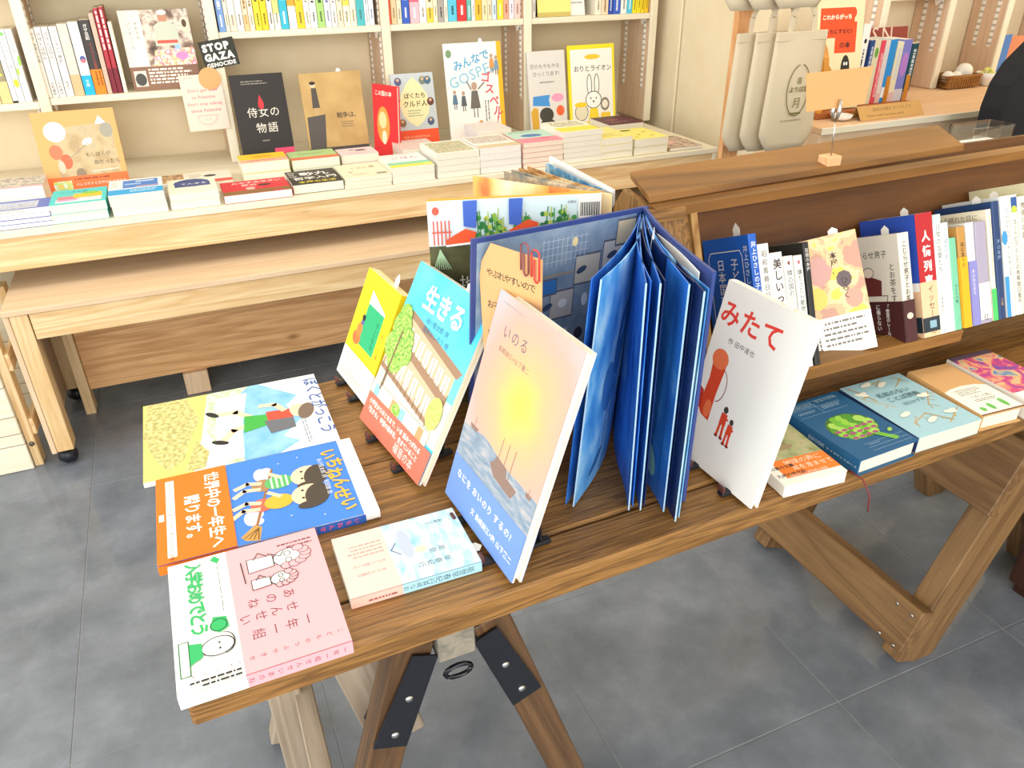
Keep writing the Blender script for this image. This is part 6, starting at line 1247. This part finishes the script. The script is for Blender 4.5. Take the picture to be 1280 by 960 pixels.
# ================================================================== MEMO CLIP ON THE BOX
mc = gz((1043, 214), RZ+0.004); mx_, my_ = mc.x, mc.y+0.012
mm = root('memo_stand', (mx_, my_, RZ+0.004), 'small wooden cube with a wire clip holding a blank kraft card, on the box rim', 'memo stand')
box('cube', mm, (mx_-0.0125, my_-0.010, RZ+0.004), (mx_+0.0125, my_+0.012, RZ+0.024), wood('pink_cube', '#d8a070', '#eab88a', 0, 1, 0.6, False))
cw = gy((1045, 145), my_); ex_, ez_ = cw.x, cw.z
tube('wire', mm, [(mx_, my_, RZ+0.024), (ex_, my_, ez_)], 0.0011, STEEL)
tube('clip', mm, [(ex_, my_-0.001, ez_-0.008), (ex_+0.0015, my_-0.003, ez_+0.006), (ex_, my_-0.003, ez_+0.022)], [0.0015, 0.0032, 0.0022], STEEL, 8)
tube('clip', mm, [(ex_, my_+0.004, ez_-0.008), (ex_-0.0015, my_+0.006, ez_+0.006), (ex_, my_+0.005, ez_+0.016)], [0.0015, 0.0030, 0.0020], STEEL, 8)
A, B, D = gy((1008, 140), my_+0.0025), gy((1081, 130), my_+0.0025), gy((1008, 92), my_+0.0025)
kc = prism('kraft_card', mm, [A, B, B+V3((0.002, 0, D.z-A.z)), D], (0, 0.0007, 0), C('#dca56c', 0.8))

# ================================================================== THINGS ON THE SHELF DESK
rk = root('book_rack', (1.95, 1.87, DZ), 'orange wooden book rack with rounded dividers on the shelf counter', 'book rack')
AMB = wood('amber_rack', '#b8741e', '#d8943a', 2, 1, 0.4, False)
R0, R1, RM = 1.742, 2.150, 1.875
box('base_board', rk, (R0, RM-0.075, DZ+0.001), (R1, RM+0.075, DZ+0.018), wood('amber_base', '#8a4a1c', '#b86c34', 0, 1, 0.45, False))
def fin(x, hgt, depth, t, sharp):
    pts = []
    for i in range(13):
        a = math.pi*i/12; c = math.cos(a); s_ = math.sin(a)**(0.6 if not sharp else 1.6); pts.append((x, RM-c*depth/2, DZ+0.0185+hgt*(0.25+0.75*s_)))
    pts = [(x, RM-depth/2, DZ+0.0185)] + pts + [(x, RM+depth/2, DZ+0.0185)]
    return prism('divider', rk, pts, (t, 0, 0), AMB)
fin(R0, 0.20, 0.145, 0.018, False); fin(2.046, 0.165, 0.045, 0.016, True); fin(2.128, 0.165, 0.045, 0.016, True)
box('handle_slot', rk, (R0-0.002, RM-0.055, DZ+0.135), (R0-0.0003, RM+0.01, DZ+0.149), C('#e8d4a8', 0.6))
def f_kore(p):
    p.rect(0, 0, 1, 1, C('#e6dcae')); o = C('#e8501e'); p.rect(0.06, 0.66, 0.80, 0.93, o); p.rect(0.40, 0.52, 0.86, 0.80, o); p.ell(0.76, 0.88, 0.08, 0.05, o)
    p.text('これからがっち', 0.10, 0.83, 0.092, C('#f8ecd0'), bold=0.04); p.text('っちにするむ?', 0.18, 0.70, 0.092, C('#5a1c10'), bold=0.03); p.text('の本', 0.50, 0.57, 0.12, C('#5a1c10'), bold=0.03)
    p.ell(0.66, 0.36, 0.10, 0.14, C('#2c2820')); p.ell(0.64, 0.42, 0.02, 0.018, WHITE, 8); p.ell(0.69, 0.42, 0.02, 0.018, WHITE, 8); p.ell(0.15, 0.2, 0.3, 0.25, C('#c88a24'))
ka, kb = gy((1003, 20), RM), gy((1061, 26), RM-0.02)
book(V3((max(ka.x+0.004, R0+0.0195), RM-0.03, DZ+0.019)), V3((kb.x-ka.x, -0.03, 0)), V3((0, 0.05, ka.z-DZ)), 0.150, 0.295, 0.012, 'cream picture book with orange title shapes in the wooden rack', '#e6dcae', 'picture_book', 'L', True, front=f_kore)
rb = [(1058, 1067, '#f0eee6', 32, 'white spine with a black dot'), (1067, 1072, '#2f4a86', 52, 'navy spine'), (1072, 1080, '#d8cfae', 51, 'cream spine with a green leaf'), (1080, 1086, '#d84a5c', 52, 'crimson flecked spine'), (1086, 1092, '#dccfc8', 52, 'pink-grey flecked spine'), (1092, 1101, '#2f8cd0', 51, 'bright blue spine'), (1101, 1109, '#e0d8b8', 54, 'sand coloured spine'), (1109, 1120, '#7a7cc4', 51, 'violet blue spine'), (1120, 1128, '#1c4c54', 56, 'dark teal spine')]
rb = [(gy((a_, t_), RM-0.02).x, gy((b_, t_), RM-0.02).x, c_, gy((a_, t_), RM-0.02).z-DZ-0.019, n_) for a_, b_, c_, t_, n_ in rb]
ox = R0+0.174-rb[0][0]
rb = [(a_+ox, b_+ox, c_, h_, n_) for a_, b_, c_, h_, n_ in rb]
for x0, x1, col, h_, nm in rb:
    def f_(p, nm=nm):
        if 'dot' in nm: p.ell(0.5, 0.80, 0.2, 0.03, INK, 10); p.dash(0.4, 0.2, 0.6, 0.7, 1, INK, True, 1)
        elif 'leaf' in nm: p.ell(0.5, 0.8, 0.3, 0.08, C('#6a9a3c'), 10)
        elif 'crimson' in nm: p.rect(0.3, 0.1, 0.9, 0.8, blend('crim', ['#e8e0d8', '#d84a5c', '#f0e8e0'], 150))
        elif 'bright' in nm: p.rect(0, 0.08, 1, 0.25, C('#e8ecf0'))
        elif 'violet' in nm: p.ell(0.5, 0.6, 0.4, 0.2, C('#b07cc8'), 12); p.rect(0, 0, 1, 0.2, C('#c8c8d0'))
        else: p.rect(0, 0, 1, 0.16, C('#d8b8b0')); p.dash(0.3, 0.3, 0.7, 0.9, 1, C('#c8ccd0'), True, 1)
    book(V3((x1, RM-0.02, DZ+0.019)), AY, AZ, 0.09, h_, x1-x0-0.0006, 'book with a %s in the wooden rack' % nm, col, 'paperback_book', 'L', sp=f_)
sa, sb = gy((1083, 33), 2.03), gy((1131, 40), 2.03)
book(V3((sa.x, 1.985, DZ+0.001)), AX, V3((0, 0.17, 1)), sb.x-sa.x, sa.z-DZ-0.003, 0.008, 'maroon magazine with thin pale capitals leaning behind the wooden rack', '#8c3a2e', 'magazine', 'L', cat='magazine', front=lambda p: (p.rect(0, 0, 1, 1, C('#8c3a2e')), p.text('SN', 0.1, 0.80, 0.38, C('#e0c8b8'), sp=1.25)))
# kraft tent sign
ts = root('tent_sign', (1.96, 1.75, DZ), 'folded kraft tent sign with two lines of print on the shelf counter', 'sign')
TA = V3((1.838, 1.726, DZ+0.001))
prism('sign', ts, [TA, TA+V3((0, 0.025, 0.037)), TA+V3((0, 0.05, 0)), TA+V3((0, 0.049, 0)), TA+V3((0, 0.025, 0.0355)), TA+V3((0, 0.001, 0))], (0.248, 0, 0), C('#c69a5c', 0.8))
p = Print(0.248, 0.0446)
p.text('店内のみ読み サンプルです', 0.22, 0.58, 0.05, C('#6a4a20')); p.text('Please handle the books gently', 0.12, 0.22, 0.042, C('#6a4a20'))
nv_ = V3((0, 0.025, 0.037)).normalized(); nn_ = AX.cross(nv_)
p.build(ts, lambda x, y, z: TA - V3((1.96, 1.75, DZ)) + AX*x + nv_*y + nn_*z, 'lettering')
# small white dish beside the rack
ds = lathe('small_dish', None, [(0.012, 0), (0.026, 0.006), (0.032, 0.016), (0.029, 0.016), (0.022, 0.008), (0.006, 0.005)], C('#efece4', 0.3), Matrix.Translation((1.80, 1.765, DZ+0.001)), 20); tag(ds, 'small white dish standing beside the wooden rack', 'dish')
# wicker basket with round white candles
bk = root('wicker_basket', (2.60, 2.03, DZ), 'low tan wicker basket holding white balls on the shelf counter', 'basket')
WICK = wood('wicker', '#8a5a24', '#c08a48', 0, 3, 0.6, False, rel=0.6)
x0, x1, y0, y1 = 2.520, 2.668, 2.020, 2.090
box('basket_floor', bk, (x0+0.008, y0+0.008, DZ+0.001), (x1-0.008, y1-0.008, DZ+0.008), WICK)
for k in range(5):
    z = DZ+0.008+k*0.0085; o_ = 0.0015*k; off = 0.002 if k % 2 else 0
    P_ = [(x0-o_+off, y0-o_), (x1+o_, y0-o_+off), (x1+o_-off, y1+o_), (x0-o_, y1+o_-off), (x0-o_+off, y0-o_)]
    tube('woven_strand', bk, [(a_[0], a_[1], z) for a_ in P_], 0.0048, WICK, 6)
for k in range(13):
    xx = x0+0.004+k*(x1-x0-0.008)/12; box('stake', bk, (xx-0.0022, y0-0.010, DZ+0.003), (xx+0.0022, y0-0.0065, DZ+0.046), WICK)
for i, (dx, dy, r_) in enumerate(((0.035, 0.034, 0.021), (0.070, 0.030, 0.020), (0.110, 0.034, 0.029))):
    prof = [(max(0.0005, r_*math.sin(a)), -r_*math.cos(a)) for a in [math.pi*k/10 for k in range(11)]]
    o = lathe('white_ball', None, prof, C('#f0ede4', 0.5), Matrix.Translation((x0+dx, y0+dy, DZ+0.0085+r_+(0.012 if i == 2 else 0.006))), 18); tag(o, 'white wrapped ball in the wicker basket, %s' % ('the largest one', 'beside the largest', 'in the corner')[(2-i) % 3], 'ball')
# white bowl with yellow-green sweets
bx_, by_ = 2.722, 2.030
lathe_b = root('bowl', (bx_, by_, DZ), 'small white bowl heaped with pale yellow wrapped sweets', 'bowl')
lathe('bowl_body', lathe_b, [(0.016, 0), (0.019, 0.003), (0.032, 0.025), (0.037, 0.044), (0.034, 0.044), (0.029, 0.026), (0.014, 0.007)], C('#f2f0ea', 0.3), Matrix.Translation((bx_, by_, DZ+0.001)), 22)
sw = boxmesh(0.015, 0.010, 0.010, C('#dfe080', 0.5), 0.005)
for k in range(16):
    a = k*2.4; r_ = 0.0062*math.sqrt(k); o = link('wrapped_sweet', sw, None, Matrix.Translation((bx_+r_*math.cos(a), by_+r_*math.sin(a), DZ+0.037+0.010*(1-k/16)+0.009*(k < 5))) @ Matrix.Rotation(a, 4, 'Z')); tag(o, 'pale yellow wrapped sweet heaped in the small white bowl', 'sweet', 'sweets in the white bowl')
# books standing past the last upright
book(V3((2.846, 2.064, DZ+0.001)), AY, AZ, 0.12, 0.16, 0.046, 'plain blue ring file standing beside the last upright', '#4f82c8', 'ring_file', 'L', cat='file')
book(V3((2.87, 2.08, DZ+0.001)), AX, V3((0, 0.12, 1)), 0.12, 0.15, 0.012, 'orange-pink book leaning past the blue ring file', '#d88a64', 'hardcover_book', 'L')

# ================================================================== BLACK CHAIR AT THE DESK
CY = 1.48
ch = root('office_chair', (2.3, CY, 0), 'black upholstered chair standing between the box and the shelf counter', 'chair')
BK_ = C('#17181d', 0.75)
pts = [gy(q, CY) for q in ((1238, 193), (1247, 166), (1254, 138), (1266, 108), (1283, 82))]
xr = 2.58
pl_ = [V3((q.x, 0, q.z)) for q in pts] + [V3((2.24, 0, 1.08)), V3((xr-0.08, 0, 1.08)), V3((xr, 0, 0.98)), V3((xr-0.03, 0, pts[0].z))]
prism('backrest', ch, [V3((q.x, CY, q.z)) for q in pl_], (0, 0.07, 0), BK_)
cx = (pts[0].x+xr)/2
box('seat', ch, (cx-0.25, CY-0.42, 0.43), (cx+0.25, CY+0.06, 0.50), BK_, 0.02)
box('back_support', ch, (cx-0.04, CY+0.071, 0.44), (cx+0.04, CY+0.10, 0.80), BLACKM, 0.004)
box('armrest', ch, (cx-0.30, CY-0.30, 0.70), (cx-0.235, CY-0.001, 0.735), BK_, 0.01); box('arm_post', ch, (cx-0.285, CY-0.17, 0.46), (cx-0.255, CY-0.12, 0.699), BLACKM, 0.003)
box('armrest', ch, (cx+0.235, CY-0.30, 0.67), (cx+0.30, CY-0.001, 0.705), BK_, 0.01); box('arm_post', ch, (cx+0.255, CY-0.17, 0.46), (cx+0.285, CY-0.12, 0.669), BLACKM, 0.003)
tube('gas_column', ch, [(cx, CY-0.17, 0.08), (cx, CY-0.17, 0.43)], 0.025, BLACKM, 12)
for k in range(5):
    a = 2*math.pi*k/5+0.3; tube('base_arm', ch, [(cx, CY-0.17, 0.095), (cx+0.27*math.cos(a), CY-0.17+0.27*math.sin(a), 0.065)], [0.022, 0.014], BLACKM, 8)
    lathe('caster', ch, [(0.01, -0.016), (0.024, -0.012), (0.026, 0), (0.024, 0.012), (0.01, 0.016)], BLACKM, Matrix.Translation((cx+0.27*math.cos(a), CY-0.17+0.27*math.sin(a), 0.0265)) @ Matrix.Rotation(a, 4, 'Z') @ Matrix.Rotation(math.pi/2, 4, 'X'), 12)

# ================================================================== CLEAR HOLDER BEHIND THE BOX, LOW CABINET AT THE RIGHT
def acrylic():
    m, n, l, b = base('clear_acrylic', 0.08); b.inputs['Base Color'].default_value = (0.9, 0.92, 0.93, 1); b.inputs['Transmission Weight'].default_value = 1.0; b.inputs['IOR'].default_value = 1.1; b.inputs['Alpha'].default_value = 0.35; return m
ACR = acrylic()
ah = root('leaflet_holder', (1.36, 0.99, TZ), 'clear plastic leaflet holder standing behind the wooden box', 'holder')
for a_, b_ in (((1.305, 0.965, TZ+0.001), (1.405, 0.968, 0.985)), ((1.305, 1.015, TZ+0.001), (1.405, 1.018, 0.985)), ((1.305, 0.969, TZ+0.001), (1.308, 1.014, 0.985)), ((1.402, 0.969, TZ+0.001), (1.405, 1.014, 0.985))):
    box('panel', ah, a_, b_, ACR, 0)
lf = box('leaflet_stack', None, (1.312, 0.975, TZ+0.001), (1.398, 1.008, 0.955), C('#f0eee8', 0.6), 0.001); tag(lf, 'white leaflets standing in the clear holder', 'leaflets')
cb = root('low_cabinet', (1.7, 0.7, 0), 'low dark brown cabinet beyond the trestle', 'cabinet')
DKB = wood('dark_cabinet', '#2e1a12', '#4a2c1e', 2, 1, 0.5, False)
box('body', cb, (1.515, 0.30, 0.03), (1.90, 0.745, 0.295), DKB, 0.003); box('top_board', cb, (1.508, 0.295, 0.2955), (1.905, 0.75, 0.312), DKB, 0.003)
box('plinth', cb, (1.53, 0.31, 0.0), (1.89, 0.735, 0.0295), DKB, 0.002)
for i, (c_, nm, z0) in enumerate((('#c8c4c4', 'grey and white', 0.3125), ('#8a7a9a', 'mauve', 0.3305))):
    book(V3((1.535+0.006*i, 0.50, z0+0.0172)), AX, AY, 0.20, 0.235, 0.017, '%s large book lying on the low cabinet' % nm, c_, 'hardcover_book', 'L', True, front=lambda p: p.rect(0.08, 0.1, 0.92, 0.9, C('#9a8aa8')) if i else None)
# ribbon hanging from the nature book
q = gz((1066, 593), TZ+0.006)
for o in COL.objects:
    if o.get('label', '').startswith('nature photo book'): tube('ribbon_marker', o, [q+V3((0.002, 0.01, 0)), q+V3((0.006, -0.012, -0.002)), q+V3((0.010, -0.024, -0.02)), q+V3((0.012, -0.026, -0.045))], 0.0012, C('#7a3030', 0.6), 5)
